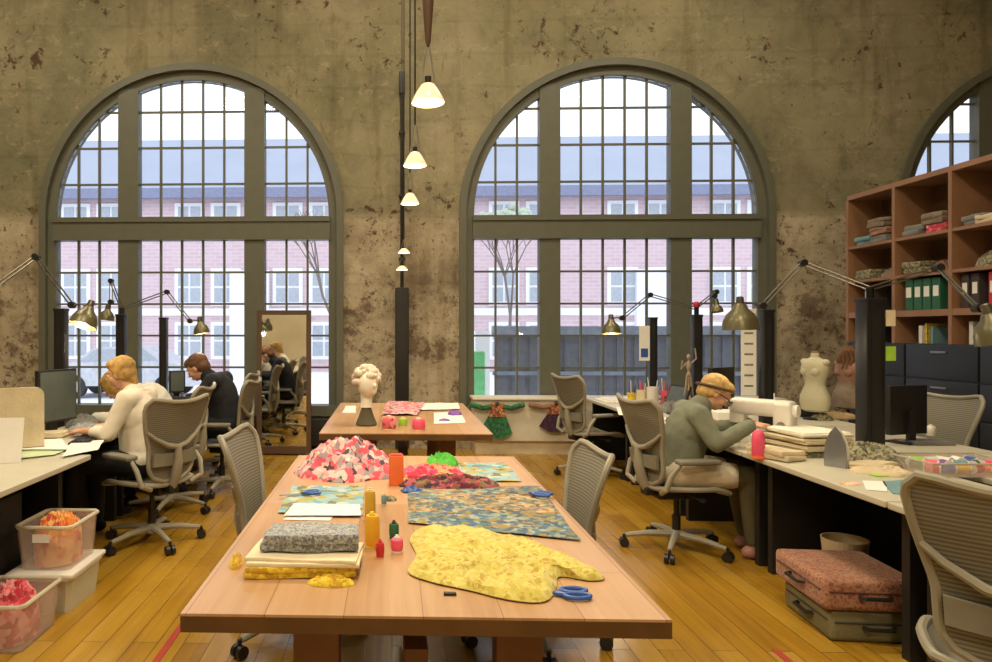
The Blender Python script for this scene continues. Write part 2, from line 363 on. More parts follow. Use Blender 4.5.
bmesh.ops.remove_doubles(w.bm, verts=w.bm.verts[:], dist=1e-4)
struct(w.build('wall_back', 'plaster', smooth=False), 'old peeling olive and cream plaster wall with three arched windows')

RG = 1.775
def arch_pts(r, n=40): return [(r*math.cos(PI*i/n), ZS+r*math.sin(PI*i/n)) for i in range(n+1)]
def window(i, c):
    e = thing('window_%d' % i, None, None, (c, WY, 0)); struct(e, ['left arched window with grey-green frame and many small panes', 'middle arched window with grey-green frame and many small panes', 'right arched window showing above the wooden shelf'][i-1])
    y0, y1 = -.015, .16
    f = MB()   # outer casing: arch ring, jambs, sill
    n = 48
    for (ra, rb, ya, yb) in ((R+.0, RG, .02, y1), (R+.012, R-.075, -.05, .02)):
        A = [(ra*math.cos(PI*k/n), ZS+ra*math.sin(PI*k/n)) for k in range(n+1)]; B = [(rb*math.cos(PI*k/n), ZS+rb*math.sin(PI*k/n)) for k in range(n+1)]
        A = [(ra, ZB)]+A+[(-ra, ZB)]; B = [(rb, ZB)]+B+[(-rb, ZB)]
        for k in range(len(A)-1):
            pts = (A[k], A[k+1], B[k+1], B[k])
            F0 = [f.bm.verts.new((p[0], ya, p[1])) for p in pts]; F1 = [f.bm.verts.new((p[0], yb, p[1])) for p in pts]
            f.bm.faces.new(F0); f.bm.faces.new(F1[::-1])
            for a in (0, 2): f.bm.faces.new((F0[a], F0[(a+1) % 4], F1[(a+1) % 4], F1[a]))
    f.build('window_frame', 'frame_green', e, recalc=True)
    MB().box(-R, R, -.07, .2, ZB-.03, ZB+.1).build('window_sill', 'frame_green', e, smooth=False)
    for sx in (-1, 1):
        x = sx*.82; xe = abs(x)+.13
        MB().box(x-.13, x+.13, .0, .15, ZB+.1, ZS+math.sqrt(RG**2-.69**2)+.02).build('mullion', 'frame_green', e, smooth=False)
    MB().box(-RG-.02, RG+.02, -.03, .14, 2.67, 2.967).box(-RG-.02, RG+.02, -.05, .0, 2.90, 2.95).build('transom', 'frame_green', e, smooth=False)
    g = MB(); bw = .0125
    cols = [-.69+1.38*k/5 for k in range(1, 5)]
    for sx in (-1, 1): cols += [sx*(.95+.82*k/3) for k in (1, 2)]
    for x in cols:
        zt = ZS+math.sqrt(max(0, RG**2-x*x))
        g.box(x-bw, x+bw, .06, .1, ZB+.1, 2.68); g.box(x-bw, x+bw, .06, .1, 2.96, zt)
    for z in (2.26, 1.85, 1.44, 1.03): g.box(-RG, RG, .065, .095, z-bw, z+bw)
    for z in (3.404, 3.875, 4.34):
        xx = math.sqrt(RG**2-(z-ZS)**2); g.box(-xx, xx, .065, .095, z-bw, z+bw)
    g.build('glazing_bars', 'frame_green', e, smooth=False)
    pts = [(RG, ZB+.1)]+arch_pts(RG)+[(-RG, ZB+.1)]
    MB().prism(pts, .078, .084).build('window_glass', 'glass', e, smooth=False)
for i, c in enumerate(WC): window(i+1, c)
# ------------------------------------------------------------------ outside the windows
struct(MB().box(-60, 80, WY+WT+.02, 120, -.7, -.4).build('snowy_ground', 'snow', smooth=False), 'snow-covered ground outside the windows')
BY = 32
def brick_building():
    e = thing('brick_building', 'long pink brick building with a pale slate roof across the snowy yard', 'building', (0, BY, -.4))
    x0, x1 = -40, 52
    MB().box(x0, x1, 0, 14, 0, 8.4).build('wall', 'brick', e, smooth=False)
    MB().prism([(-.6, 8.4), (14.6, 8.4), (9, 12.3), (5.2, 12.3)], x0-.3, 34, 'YZ').build('roof', 'roof_slate', e, smooth=False)
    MB().prism([(-.6, 8.4), (14.6, 8.4), (9, 11.3), (6, 11.3)], 34, x1, 'YZ').build('roof', 'roof_slate', e, smooth=False)
    MB().box(x0-.3, x1, -.75, -.5, 8.0, 8.45).build('eave', 'eave', e, smooth=False)
    MB().box(x0, x1, -.1, 0, 2.62, 2.95).build('string_course', 'ext_white', e, smooth=False)
    def win(cx, cz, ww, hh):
        f = MB().box(cx-ww/2-.12, cx+ww/2+.12, -.10, .02, cz-hh/2-.12, cz+hh/2+.12).build('window', 'ext_white', e, smooth=False)
        g = MB(); nx = 2
        for a in range(nx):
            for b in range(2):
                g.box(cx-ww/2+ww*a/nx+.05, cx-ww/2+ww*(a+1)/nx-.05, -.13, -.09, cz-hh/2+hh*b/2+.05, cz-hh/2+hh*(b+1)/2-.05)
        g.build('pane', 'ext_glass', f, smooth=False)
    k = 0; x = -24.
    while x < 33:
        for dx in (-.85, .85):
            win(x+dx, 7.2, 1.15, 1.1); win(x+dx, 3.95, 1.15, 1.5); win(x+dx, 1.45, 1.15, 1.5)
        x += 4.6 if k % 2 else 5.4; k += 1
    for px in (-6.6, 12.0):
        MB().box(px-.9, px+.9, -.35, 0, 0, 4.7).build('entrance_bay', 'ext_white', e, smooth=False)
brick_building()
def fence_out():
    e = thing('metal_fence', 'dark grey ribbed metal fence outside the middle window', 'fence', (0, 14.5, -.4))
    a, b = 2.15, 9.0
    m_ = MB(); x = a
    while x < b:
        m_.box(x, x+.28, 0, .06, 0, 1.78); m_.box(x+.28, x+.36, .02, .05, 0, 1.78); x += .36
    m_.build('panel', 'ext_fence', e, smooth=False)
    MB().box(a-.05, b+.05, -.10, .16, 1.78, 2.0).build('cap_rail', 'ext_fence_cap', e, smooth=False)
    MB().box(a-.05, b+.05, -.06, .0, .98, 1.06).build('rail', 'ext_fence_cap', e, smooth=False)
    MB().box(a-.42, a-.12, -.1, .2, 0, 1.9).build('end_post', 'ext_white', e, smooth=False)
fence_out()
tag(MB().box(1.28, 1.62, -.17, .17, 0, 1.55, bev=.03).build('utility_box', 'ext_green', loc=(0, 12.2, -.4)), 'pale green utility box outside the middle window', 'box')
def tree(name, label, x, y, h, seed, fol):
    e = thing(name, label, 'tree', (x, y, -.4)); rnd = random.Random(seed); m_ = MB(); tips = []
    def br(p, d, l, r, k):
        q = p+d*l; m_.tube([p, (p+q)/2+Vector((rnd.uniform(-.05,.05),)*3)*l, q], [r, r*.8, r*.6], 6)
        if k == 0: tips.append(q); return
        for _ in range(3 if k > 1 else 4):
            nd = (d+Vector((rnd.uniform(-1,1), rnd.uniform(-1,1), rnd.uniform(-.1,.8)))*.65).normalized(); br(q, nd, l*.68, r*.55, k-1)
    br(Vector((0,0,0)), Vector((0,0,1)), h*.36, .10, 4); m_.build('branches', 'bark', e)
    if fol:
        f = MB()
        for q in tips[::2]:
            for _ in range(2): f.ell(q+Vector((rnd.uniform(-.2,.2),)*3), (.22, .2, .16), 6)
        f.build('foliage', 'ext_foliage', e)
tree('leafy_tree', 'hazy pale green tree outside the left side of the middle window', 4.6, 27, 6.8, 3, True)
tree('bare_tree', 'thin bare tree outside the right pane of the left window', -2.1, 24, 6.6, 5, False)
def car(label, x, y, rz):
    e = thing('parked_car', label, 'car', (x, y, -.4), rz)
    MB().prism([(-2.1,.35),(-2.15,.75),(-1.9,.95),(-1.3,1.02),(-.75,1.42),(.7,1.46),(1.25,1.05),(1.95,.92),(2.15,.7),(2.1,.35)], -.85, .85).build('body', 'silver_paint', e, smooth=False)
    MB().prism([(-1.15,1.03),(-.7,1.38),(.66,1.41),(1.1,1.06)], -.87, .87).build('side_window', 'ext_glass', e, smooth=False)
    for a in (-1.3, 1.3):
        for s in (-1, 1):
            wh = MB().cyl((a, s*.68, .33), (a, s*.88, .33), .33, n=20).build('wheel', 'black_plastic', e)
            MB().cyl((a, s*.86, .33), (a, s*.90, .33), .18, n=12).build('hubcap', 'silver_paint', wh)
p = atY(84, 350, 20.); car('silver car parked outside the left window', p.x+1.4, 20., 0)

# ------------------------------------------------------------------ wall fittings
cpx = atY(402, 300, WY-.06).x
e = thing('wall_conduit', 'dark iron conduit running up the plaster wall between the windows', 'pipe', (cpx, WY-.05, 0))
MB().cyl((0,0,2.0), (0,0,4.75), .022).build('pipe', 'dark_metal', e)
MB().box(-.035, .035, -.04, .045, 4.5, 4.78, bev=.008).build('top_box', 'dark_metal', e)
for z in (2.4, 3.2, 4.0): MB().box(-.04, .04, -.03, .045, z, z+.03).build('bracket', 'dark_metal', e)
tag(MB().box(-.085, .085, -.1, 0, .02, 2.05, bev=.01).build('steel_channel', 'dark_metal', loc=(cpx, WY-.005, 0)), 'thick black steel channel on the wall below the conduit', 'post')
# low white panelled bench below the middle window
e = thing('window_bench', 'long low cream-painted bench below the middle window', 'bench', (0, 0, 0))
MB().box(1.0, 4.7, 8.42, 8.78, .16, .66, bev=.01).build('front_panel', 'white_paint', e)
MB().box(.98, 4.72, 8.39, 8.78, .66, .69, bev=.008).build('top', 'white_paint', e)
MB().box(1.02, 4.68, 8.46, 8.78, 0, .16).build('plinth', 'cream2', e, smooth=False)
e = thing('radiator', 'dark radiator casing below the left window', 'radiator', (0,0,0))
MB().box(-4.4, -.72, 8.62, 8.72, .06, .40, bev=.01).build('casing', 'dark_metal', e)
for x in (-4.3, -.85): MB().box(x-.05, x+.05, 8.62, 8.72, 0, .07).build('foot', 'dark_metal', e)
# standing mirror
mx0 = atY(257, 400, 8.3).x; mx1 = atY(311, 400, 8.3).x; mc, mw = (mx0+mx1)/2, (mx1-mx0)
e = thing('standing_mirror', 'tall dark wood framed mirror standing in front of the left window', 'mirror', (mc, 8.3, 0))
h = 1.75; fr = MB()
fr.box(-mw/2, -mw/2+.055, -.02, .03, .02, h); fr.box(mw/2-.055, mw/2, -.02, .03, .02, h)
fr.box(-mw/2+.055, mw/2-.055, -.02, .03, h-.055, h); fr.box(-mw/2+.055, mw/2-.055, -.02, .03, .02, .11)
fr.build('frame', 'dark_brown', e, smooth=False)
MB().box(-mw/2+.055, mw/2-.055, .0, .01, .11, h-.055).build('mirror_glass', 'mirror', e, smooth=False)
for s in (-1, 1): MB().box(s*(mw/2-.03)-.03, s*(mw/2-.03)+.03, -.12, .16, 0, .035, bev=.008).build('foot', 'dark_brown', e)
MB().box(-mw/2+.03, mw/2-.03, .03, .05, .05, h-.03).build('backing', 'dark_brown', e, smooth=False)
# red tape lines on the floor
def tape(label, x, ya, yb, wd=.035):
    tag(MB().box(x-wd/2, x+wd/2, ya, yb, .0005, .003).build('floor_tape', 'floor_red', smooth=False), label, 'tape')
tape('long red strip on the floor left of the near table', -1.07, 1.9, 7.6)
tape('red strip on the floor in front of the suitcases', 1.80, 1.6, 3.3)
tape('short red strip on the floor right of the near table corner', 1.30, 2.75, 3.0, .04)

# ------------------------------------------------------------------ tables
def work_table(label, x0, x1, y0, y1):
    cx, cy = (x0+x1)/2, (y0+y1)/2; hx, hy = (x1-x0)/2, (y1-y0)/2
    e = thing('work_table', label, 'table', (cx, cy, 0))
    top = MB().box(-hx, hx, -hy, hy, .743, .75).build('tabletop', 'table', e, smooth=False)
    MB().box(-hx, hx, -hy, hy, .70, .743).build('top_edge', 'table_edge', e, smooth=False)
    for sy in (-1, 1):
        y = sy*(hy-(.48 if sy < 0 else .22))
        for sx in (-1, 1):
            MB().box(sx*.33-.075, sx*.33+.075, y-.05, y+.05, .05, .64, bev=.006).build('leg', 'leg_wood', e)
        MB().box(-.5, .5, y-.06, y+.06, .0, .06, bev=.006).build('foot', 'leg_wood', e)
        MB().box(-.55, .55, y-.045, y+.045, .63, .69).build('cross_rail', 'leg_wood', e, smooth=False)
    MB().box(-.04, .04, -hy+.53, hy-.27, .3, .42).build('stretcher', 'leg_wood', e, smooth=False)
    return e
TX0, TX1, TY0, TY1 = -.562, .727, 1.815, 4.15
work_table('near long wooden worktable spread with fabric in the centre of the room', TX0, TX1, TY0, TY1)
work_table('far wooden worktable with the wig head standing on it', -.535, .735, 5.05, 7.2)

# ------------------------------------------------------------------ desks
DZ = .74
def desk(label, xe, xs_, y0, y1, group=None):
    """xe = free edge, xs_ = spine side"""
    e = thing('desk', label, 'desk', ((xe+xs_)/2, (y0+y1)/2, 0)); s = 1 if xs_ > xe else -1
    hx, hy = abs(xs_-xe)/2, (y1-y0)/2
    MB().box(-hx, hx, -hy+.004, hy-.004, DZ-.03, DZ, bev=.004).build('desktop', 'desk_top', e)
    for yy in (-hy+.07, hy-.07):
        MB().box(*((-hx+.14, hx-.03) if s > 0 else (-hx+.03, hx-.16)), yy-.025, yy+.025, 0, DZ-.03).build('leg', 'dark_metal', e, smooth=False)
    MB().box(s*(hx-.03)-.012, s*(hx-.03)+.012, -hy+.1, hy-.1, .12, DZ-.04).build('modesty_panel', 'black_plastic', e, smooth=False)
    return e
names = ['nearest', 'second', 'third', 'fourth', 'far']
ys = [1.0, 1.85, 3.15, 4.43, 5.63, 6.9, 8.2]
what = ['nearest, beside the grey mesh chair at the right edge', 'bearing the iron and the tray of threads', 'bearing the cream cloth stack', 'where the woman in green sews', 'bearing the jars of pens behind the sewing woman', 'under the far corner lamp by the window']
for i in range(6): desk('right-hand cream desk, ' + what[i], 2.2, 2.935, ys[i], ys[i+1]-.01)
what = ['in front of the open-backed mesh chair', 'bearing the black monitor', 'with the two dress forms on it', 'nearest the window']
for i, (a, b) in enumerate(((3.2,4.43), (4.43,5.63), (5.63,6.9), (6.9,8.1))): desk('cream desk behind the dark posts, ' + what[i], 3.80, 3.065, a, b-.01)
ysl = [1.7, 2.95, 4.2, 5.48, 6.72, 7.95]
what = ['closest to the stacked storage tubs', 'with green papers at the left edge', 'where the woman in the cream shirt works', 'where the man in dark clothes works', 'nearest the left window']
for i in range(5): desk('left-hand cream desk, ' + what[i], -1.85 if i < 2 else -2.03, -2.62, ysl[i], ysl[i+1]-.01)

def drawer_unit(label, x, y):
    e = thing('drawer_pedestal', label, 'drawers', (x, y, 0))
    MB().box(-.2, .2, -.25, .25, .03, .6, bev=.006).build('body', 'dark_metal', e)
    for k in range(3):
        d = MB().box(-.18, .18, -.262, -.25, .06+k*.18, .22+k*.18, bev=.004).build('drawer', 'grey_metal', e)
        MB().box(-.06, .06, -.278, -.262, .13+k*.18, .145+k*.18).build('handle', 'chrome', d, smooth=False)
drawer_unit('dark drawer pedestal under the left desk beside the tubs', -2.27, 3.55)

# posts
def post(label, x, y, h, w_=.09, d_=.10):
    e = thing('power_post', label, 'post', (x, y, 0), 0, None)
    MB().box(-w_/2, w_/2, -d_/2, d_/2, 0, h, bev=.006).build('column', 'post_black', e)
    MB().box(-w_/2+.03, w_/2-.03, -d_/2-.004, -d_/2, .8, h-.06).build('cable_slot', 'dark_metal', e, smooth=False)
    MB().box(-w_/2-.004, w_/2+.004, -d_/2-.004, d_/2+.004, h-.015, h+.006, bev=.003).build('cap', 'black_plastic', e)
    return e
RP = [(3.0, 4.43, 1.70, 'tall black square post, thickest one, in front of the wooden shelf'), (3.0, 5.63, 1.665, 'black square post beside the big olive lamp shade'),
      (3.0, 6.90, 1.655, 'black square post behind the sewing woman with a red cap'), (3.0, 8.05, 1.652, 'thin black square post behind the pen jars')]
for x, y, h, l in RP: post(l, x, y, h, *( (.115,.11) if y < 4.5 else (.085,.085)))
LP = [(-2.665, 5.48, 1.675, 'black square post above the computer screen at left'), (-2.665, 6.72, 1.66, 'black square post behind the head of the woman in cream'), (-2.665, 7.98, 1.652, 'black square post left of the man at the window')]
for x, y, h, l in LP: post(l, x, y, h, .085, .085)

# ------------------------------------------------------------------ mesh office chair (faces +X)
def wprof(t):
    T = [(0,.07),(.03,.13),(.08,.165),(.16,.188),(.28,.192),(.4,.196),(.55,.222),(.72,.25),(.88,.268),(.96,.262),(1,.235)]
    for (a, wa), (b, wb) in zip(T, T[1:]):
        if t <= b: return wa+(wb-wa)*(t-a)/(b-a)
    return T[-1][1]
def backpt(s, t):
    y = s*wprof(t); T = .955+.045*min(1, (abs(s)*1.15)**2)
    te = t*T
    return Vector((-.205-.15*te+.035*math.sin(PI*te)+.045*(y/.26)**2*(.4+te), y, .47+.575*te))
def seatpt(u, v):
    a = (u*2-1); b = (v*2-1)
    x = .235*a; y = .245*b*(1-.10*max(0, -a))
    k = math.sqrt(max(0, 1-.18*a*a*b*b)); x *= k; y *= k
    return Vector((x+.03, y, .455-.035*max(0, a-.4)**1.5*2+.02*b*b-.012))
def make_chair(label):
    e = thing('office_chair', label, 'chair')
    b = MB(); b.lathe([(.03,.07),(.045,.08),(.045,.12),(.03,.14)], n=16)
    for k in range(5):
        a = 2*PI*k/5+.3; d = Vector((math.cos(a), math.sin(a), 0))
        b.tube([d*.03+Vector((0,0,.11)), d*.18+Vector((0,0,.105)), d*.33+Vector((0,0,.082))], [.026,.021,.016], 8)
    b.build('star_base', 'chair_frame', e)
    for k in range(5):
        a = 2*PI*k/5+.3; d = Vector((math.cos(a), math.sin(a), 0)); n_ = Vector((-d.y, d.x, 0)); c = d*.34+Vector((0,0,.032))
        MB().cyl(c-n_*.030, c-n_*.006, .031, n=16).cyl(c+n_*.006, c+n_*.030, .031, n=16).cyl(c+Vector((0,0,.0)), c+Vector((0,0,.055)), .010, n=8).build('caster', 'black_plastic', e)
    MB().cyl((0,0,.10), (0,0,.24), .028, n=14).cyl((0,0,.24), (0,0,.38), .018, n=14).build('gas_lift', 'black_plastic', e)
    MB().box(-.16, .10, -.075, .075, .36, .42, bev=.015).box(-.24, -.12, -.04, .04, .385, .44, bev=.01).build('tilt_mechanism', 'dark_metal', e)
    MB().grid(seatpt, 14, 14, .012).build('seat', 'chair_mesh', e)
    ring = [seatpt(i/10, 0) for i in range(10)]+[seatpt(1, i/10) for i in range(10)]+[seatpt(1-i/10, 1) for i in range(10)]+[seatpt(0, 1-i/10) for i in range(10)]
    MB().tube(ring, .017, 8, closed=True).build('seat_frame', 'chair_frame', e)
    MB().grid(lambda u, v: backpt(u*2-1, v), 14, 20, .006, Vector((-1,0,0))).build('backrest', 'chair_mesh', e)
    ring = [backpt(-1+2*i/8, 0) for i in range(8)]+[backpt(1, i/16) for i in range(16)]+[backpt(1-2*i/10, 1) for i in range(10)]+[backpt(-1, 1-i/16) for i in range(16)]
    MB().tube(ring, .0155, 8, closed=True).build('back_frame', 'chair_frame', e)
    sp = MB()
    yk = [backpt(-1, .62)+Vector((-.012,0,0)), backpt(-.8, .54)+Vector((-.022,0,0)), backpt(-.4, .46)+Vector((-.036,0,0)), backpt(0, .43)+Vector((-.042,0,0)), backpt(.4, .46)+Vector((-.036,0,0)), backpt(.8, .54)+Vector((-.022,0,0)), backpt(1, .62)+Vector((-.012,0,0))]
    sp.tube(yk, [.012,.014,.017,.02,.017,.014,.012], 8)
    sp.tube([backpt(0, .44)+Vector((-.042,0,0)), backpt(0, .25)+Vector((-.055,0,0)), backpt(0, .05)+Vector((-.04,0,0)), Vector((-.21,0,.42))], [.024,.034,.036,.03], 10)
    sp.build('back_support', 'chair_frame', e)
    MB().grid(lambda u, v: backpt((u*2-1)*.92, .20+v*.16)+Vector((-.018,0,0)), 10, 4, .02, Vector((-1,0,0))).build('lumbar_pad', 'chair_pad', e)
    for s in (-1, 1):
        ar = MB().tube([(-.20, s*.17, .43), (-.22, s*.26, .47), (-.19, s*.275, .57), (-.13, s*.275, .635)], [.017,.018,.018,.015], 8).build('arm_support', 'chair_frame', e)
        MB().box(-.15, .13, s*.275-.045, s*.275+.045, .635, .668, bev=.014).build('arm_pad', 'chair_pad', e)
    MB().cyl((.02, -.08, .40), (.04, -.24, .395), .006).cyl((.04,-.22,.395), (.045,-.27,.394), .012).build('lever', 'black_plastic', e)
    return e
chairs = [  # x, y, facing deg, label
 (-.48, 3.40, -3, 'grey mesh office chair pushed in at the left side of the near table'),
 (.69, 3.40, 181, 'grey mesh office chair pushed in at the right side of the near table'),
 (-1.70, 4.84, 148, 'mesh office chair at the left desk holding the woman in the cream shirt'),
 (-1.85, 5.72, 180, 'mesh office chair under the stooping person in grey knit, mostly hidden'),
 (-1.60, 6.45, 178, 'mesh office chair of the man in dark clothes near the mirror'),
 (1.95, 4.80, 8, 'mesh office chair in which the woman in green sits sewing'),
 (2.06, 7.25, 20, 'empty mesh office chair at the far right desk near the window'),
 (1.98, 2.24, 50, 'large mesh office chair at the right edge of the picture, seen from behind'),
 (3.98, 5.35, 200, 'mesh office chair in front of the dark filing cabinets'),
 (-1.80, 7.45, 180, 'empty mesh office chair beside the mirror'),
]
c0 = make_chair(chairs[0][3]); made = []
for i, (x, y, a, l) in enumerate(chairs):
    o = c0 if i == 0 else copy_tree(c0)
    o.location = (x, y, 0); o.rotation_euler = (0, 0, math.radians(a)); o['label'] = l; o['group'] = 'mesh office chairs'
    dz = {0: .045, 1: .12, 7: -.015, 8: .03}.get(i, 0)
    if i: made.append((o, dz, i in (1, 7)))
for o, dz, noarm in made+[(c0, .045, True)]:
    for ch in list(o.children):
        st = ch.name.split('.')[0]
        if noarm and st in ('arm_support', 'arm_pad'): bpy.data.objects.remove(ch)
        elif st not in ('star_base', 'caster', 'gas_lift'): ch.location.z -= dz

# ------------------------------------------------------------------ pendants
def pendant(label, x, y, z, r, s=1.):
    e = thing('pendant_lamp', label, 'pendant lamp', (x, y, z), 0, 'pendant lamps over the tables')
    sh = MB().lathe([(r, 0), (r*.97, .012*s), (r*.80, .036*s), (r*.60, .060*s), (r*.40, .080*s), (r*.15, .088*s)], n=28, cap=False).build('shade', 'pshade', e)
    MB().lathe([(r*.02, .028*s), (r*.6, .028*s), (r*.90, .006*s), (r*.86, .0), (r*.01, -.01*s)], n=28).build('diffuser', 'pend_in', e)
    MB().cyl((0,0,.08*s), (0,0,.115*s), .014*s).build('socket', 'dark_metal', e)
    for q in (-1, 1): MB().cyl((q*r*.45, 0, .075*s), (q*r*.08, 0, .25*s), .003).build('strut', 'grey_metal', e)
    if 'largest' in label and 'nearest' in label: MB().lathe([(.006, .25), (.012, .27), (.030, .52), (.034, .9), (.034, .95)], n=14).build('canopy_cone', 'dark_brown', e)
    MB().cyl((0,0,.25*s), (0,0,ZC-z), .006, n=6).build('cable', 'dark_metal', e)
    L = bpy.data.lights.new('pendant_light', 'SPOT'); L.energy = 95*s*s*PK; L.color = (1,.78,.50); L.spot_size = math.radians(150); L.spot_blend = .6; L.shadow_soft_size = .08
    o = bpy.data.objects.new('pendant_light', L); COL.objects.link(o); o.location = (0,0,-.03); o.parent = e
PK = .5
m, t, b = nt('pshade'); b.inputs['Base Color'].default_value = (.9,.72,.5,1); b.inputs['Roughness'].default_value = .25; b.inputs['Emission Color'].default_value = (1,.70,.38,1); b.inputs['Emission Strength'].default_value = .55; M['pshade'] = m
for (px, py, y, r, l) in ((428, 103, 3.05, .072, 'nearest and largest glowing bell pendant lamp'), (415, 166, 4.2, .070, 'second glowing pendant lamp, just below and behind the largest'), (410, 204, 5.45, .072, 'third glowing pendant lamp, below the second'),
                        (404, 253, 7.0, .062, 'small fourth pendant lamp glowing low against the wall'), (402, 270, 7.7, .066, 'lowest pendant lamp, small, just under the fourth')):
    p = atY(px, py, y); pendant(l, p.x, p.y, p.z, r, 1.0 if y < 6 else .55)

# ------------------------------------------------------------------ task lamps on posts
def bell(e, tip, d, r, on=True, label=None):
    d = Vector(d).normalized(); q = Vector((0,0,-1)).rotation_difference(d).to_matrix().to_4x4()
    Lh = r*1.55
    prof = [(r*.20, .0), (r*.34, -.08*Lh), (r*.42, -.22*Lh), (r*.74, -.42*Lh), (r*.92, -.68*Lh), (r, -Lh)]
    s = MB().lathe(prof+[(r*.96, -Lh), (r*.88, -.68*Lh), (r*.70, -.44*Lh), (r*.36, -.24*Lh), (r*.05, -.2*Lh)], n=28, mx=q, c=tip, cap=False).build('shade', 'olive_metal', e)
    MB().lathe([(.012, .045), (.022, .04), (.026, .0), (.024, -.03)], n=14, mx=q, c=tip).build('socket', 'lamp_arm', e)
    bp = Vector(tip)+d*(Lh*.72)
    MB().ell(bp, r*.34 if on else r*.3, 12).build('bulb', 'bulb' if on else 'white_plastic', e)
    if on:
        L = bpy.data.lights.new('lamp_light', 'POINT'); L.energy = 5.5; L.color = (1,.80,.50); L.shadow_soft_size = .03
        o = bpy.data.objects.new('lamp_light', L); COL.objects.link(o); o.location = Vector(tip)+d*(Lh*1.05); o.parent = e
def task_lamp(label, base, elbow, wrist, tip, d, r=.085, on=True):
    base = Vector(base); e = thing('task_lamp', label, 'lamp', base); L = lambda p: Vector(p)-base
    MB().cyl((0,0,-.02), (0,0,.05), .022).build('clamp', 'dark_metal', e)
    el, wr, tp = L(elbow), L(wrist), L(tip); b0 = Vector((0,0,.045))
    for nm, a, b in (('lower_arm', b0, el), ('upper_arm', el, wr)):
        dd = (b-a); sd = dd.cross(Vector((0,1,0))).normalized()*.012
        MB().cyl(a+sd, b+sd, .0055, n=8).cyl(a-sd, b-sd, .0055, n=8).build(nm, 'lamp_arm', e)
    for c in (el, wr): MB().cyl(c-Vector((0,.022,0)), c+Vector((0,.022,0)), .024, n=14).build('joint', 'dark_metal', e)
    MB().tube([wr, (wr+tp)/2+Vector((0,0,.01)), tp], .008, 8).build('neck', 'lamp_arm', e)
    bell(e, tp, d, r, on)
pr = lambda i: (RP[i][0], RP[i][1], RP[i][2]+.02); pl = lambda i: (LP[i][0], LP[i][1], LP[i][2]+.02)
# right side
task_lamp('olive task lamp with large shade reaching left in front of the window edge', pr(0), atY(803,263,4.7), atY(762,306,4.75), atY(740,303,4.75), (.02,0,-1), .118)
task_lamp('task lamp with small shade hanging over the pen jars', pr(2), atY(650,295,6.75), atY(622,318,6.6), atY(611,319,6.6), (.0,-.1,-1), .09)
task_lamp('task lamp arching over the green binders with its head at the right edge', (3.0,4.43,1.72), atY(938,268,4.0), atY(978,308,3.7), atY(988,312,3.6), (.3,-.1,-1), .10, False)
task_lamp('small task lamp turned end-on above the black post behind the sewing woman', (3.0,6.90,1.69), atY(716,292,6.7), atY(714,296,6.5), atY(716,303,6.5), (.05,-.2,-1), .055, False)
# left side
task_lamp('task lamp with lit olive shade above the computer screen at left', (-2.68,4.3,1.62), atY(36,257,4.7), atY(72,305,4.8), atY(90,306,4.8), (-.22,-.35,-1), .098)
post('black square post at the left edge carrying a lamp arm', -2.68, 4.3, 1.6, .085, .085)
task_lamp('slim task lamp standing upright above the woman in cream', pl(1), atY(111,281,6.6), atY(111,302,6.5), atY(108,308,6.5), (-.15,0,-1), .075, False)
task_lamp('task lamp with small shade hanging above the man in dark clothes', (LP[1][0],LP[1][1]+.02,LP[1][2]+.02), atY(167,292,6.7), atY(190,321,6.7), atY(200,321,6.7), (.15,0,-1), .08, True)
# ------------------------------------------------------------------ bookcase and filing cabinets
BX, BD = 5.0, .38
YS = [7.75-.7*k for k in range(6)]
e = thing('wooden_shelf', 'large reddish wooden shelf unit with open bays standing on the dark cabinets', 'shelf', (BX, YS[-1], 0))
y_ = lambda y: y-YS[-1]
Y0 = YS[-1]; tH = .035
MB().box(0, BD, 0, y_(YS[0]), 2.93, 2.98).build('top_board', 'carcass', e, smooth=False)
for k, y in enumerate(YS):
    MB().box(.0, BD, y_(y)-.02, y_(y)+.02, 1.38, 2.93).build('upright', 'carcass', e, smooth=False)
for k in range(5):
    a, b = y_(YS[k+1])+.02, y_(YS[k])-.02
    for z, th in ((1.64, .06), (2.02, .03), (2.39, .03)):
        MB().box(.005, BD-.02, a, b, z, z+th).build('shelf_board', 'carcass', e, smooth=False)
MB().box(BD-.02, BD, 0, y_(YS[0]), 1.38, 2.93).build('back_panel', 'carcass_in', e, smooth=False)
def cabinet(label, y0, y1):
    e = thing('filing_cabinet', label, 'cabinet', (BX+.02, y0, 0), 0, None); w_ = y1-y0-.006
    MB().box(0, .46, 0, w_, .05, 1.38).box(.04, .44, .02, w_-.02, 0, .05).build('body', 'cabinet', e, smooth=False)
    for k in range(4):
        z = .085+k*.325
        d = MB().box(-.018, 0, .012, w_-.012, z, z+.31, bev=.004).build('drawer', 'cabinet', e)
        MB().box(-.035, -.018, w_/2-.09, w_/2+.09, z+.235, z+.255, bev=.003).build('handle', 'grey_metal', d)
cb = ['behind the dress forms, farthest into the corner', 'directly right of the thick black post', 'behind the small mesh chair', 'at the right edge of the picture']
for k, (a, b) in enumerate(((6.9,7.75), (6.05,6.9), (5.2,6.05), (4.35,5.2))): cabinet('dark slate filing cabinet, ' + cb[k], a, b)

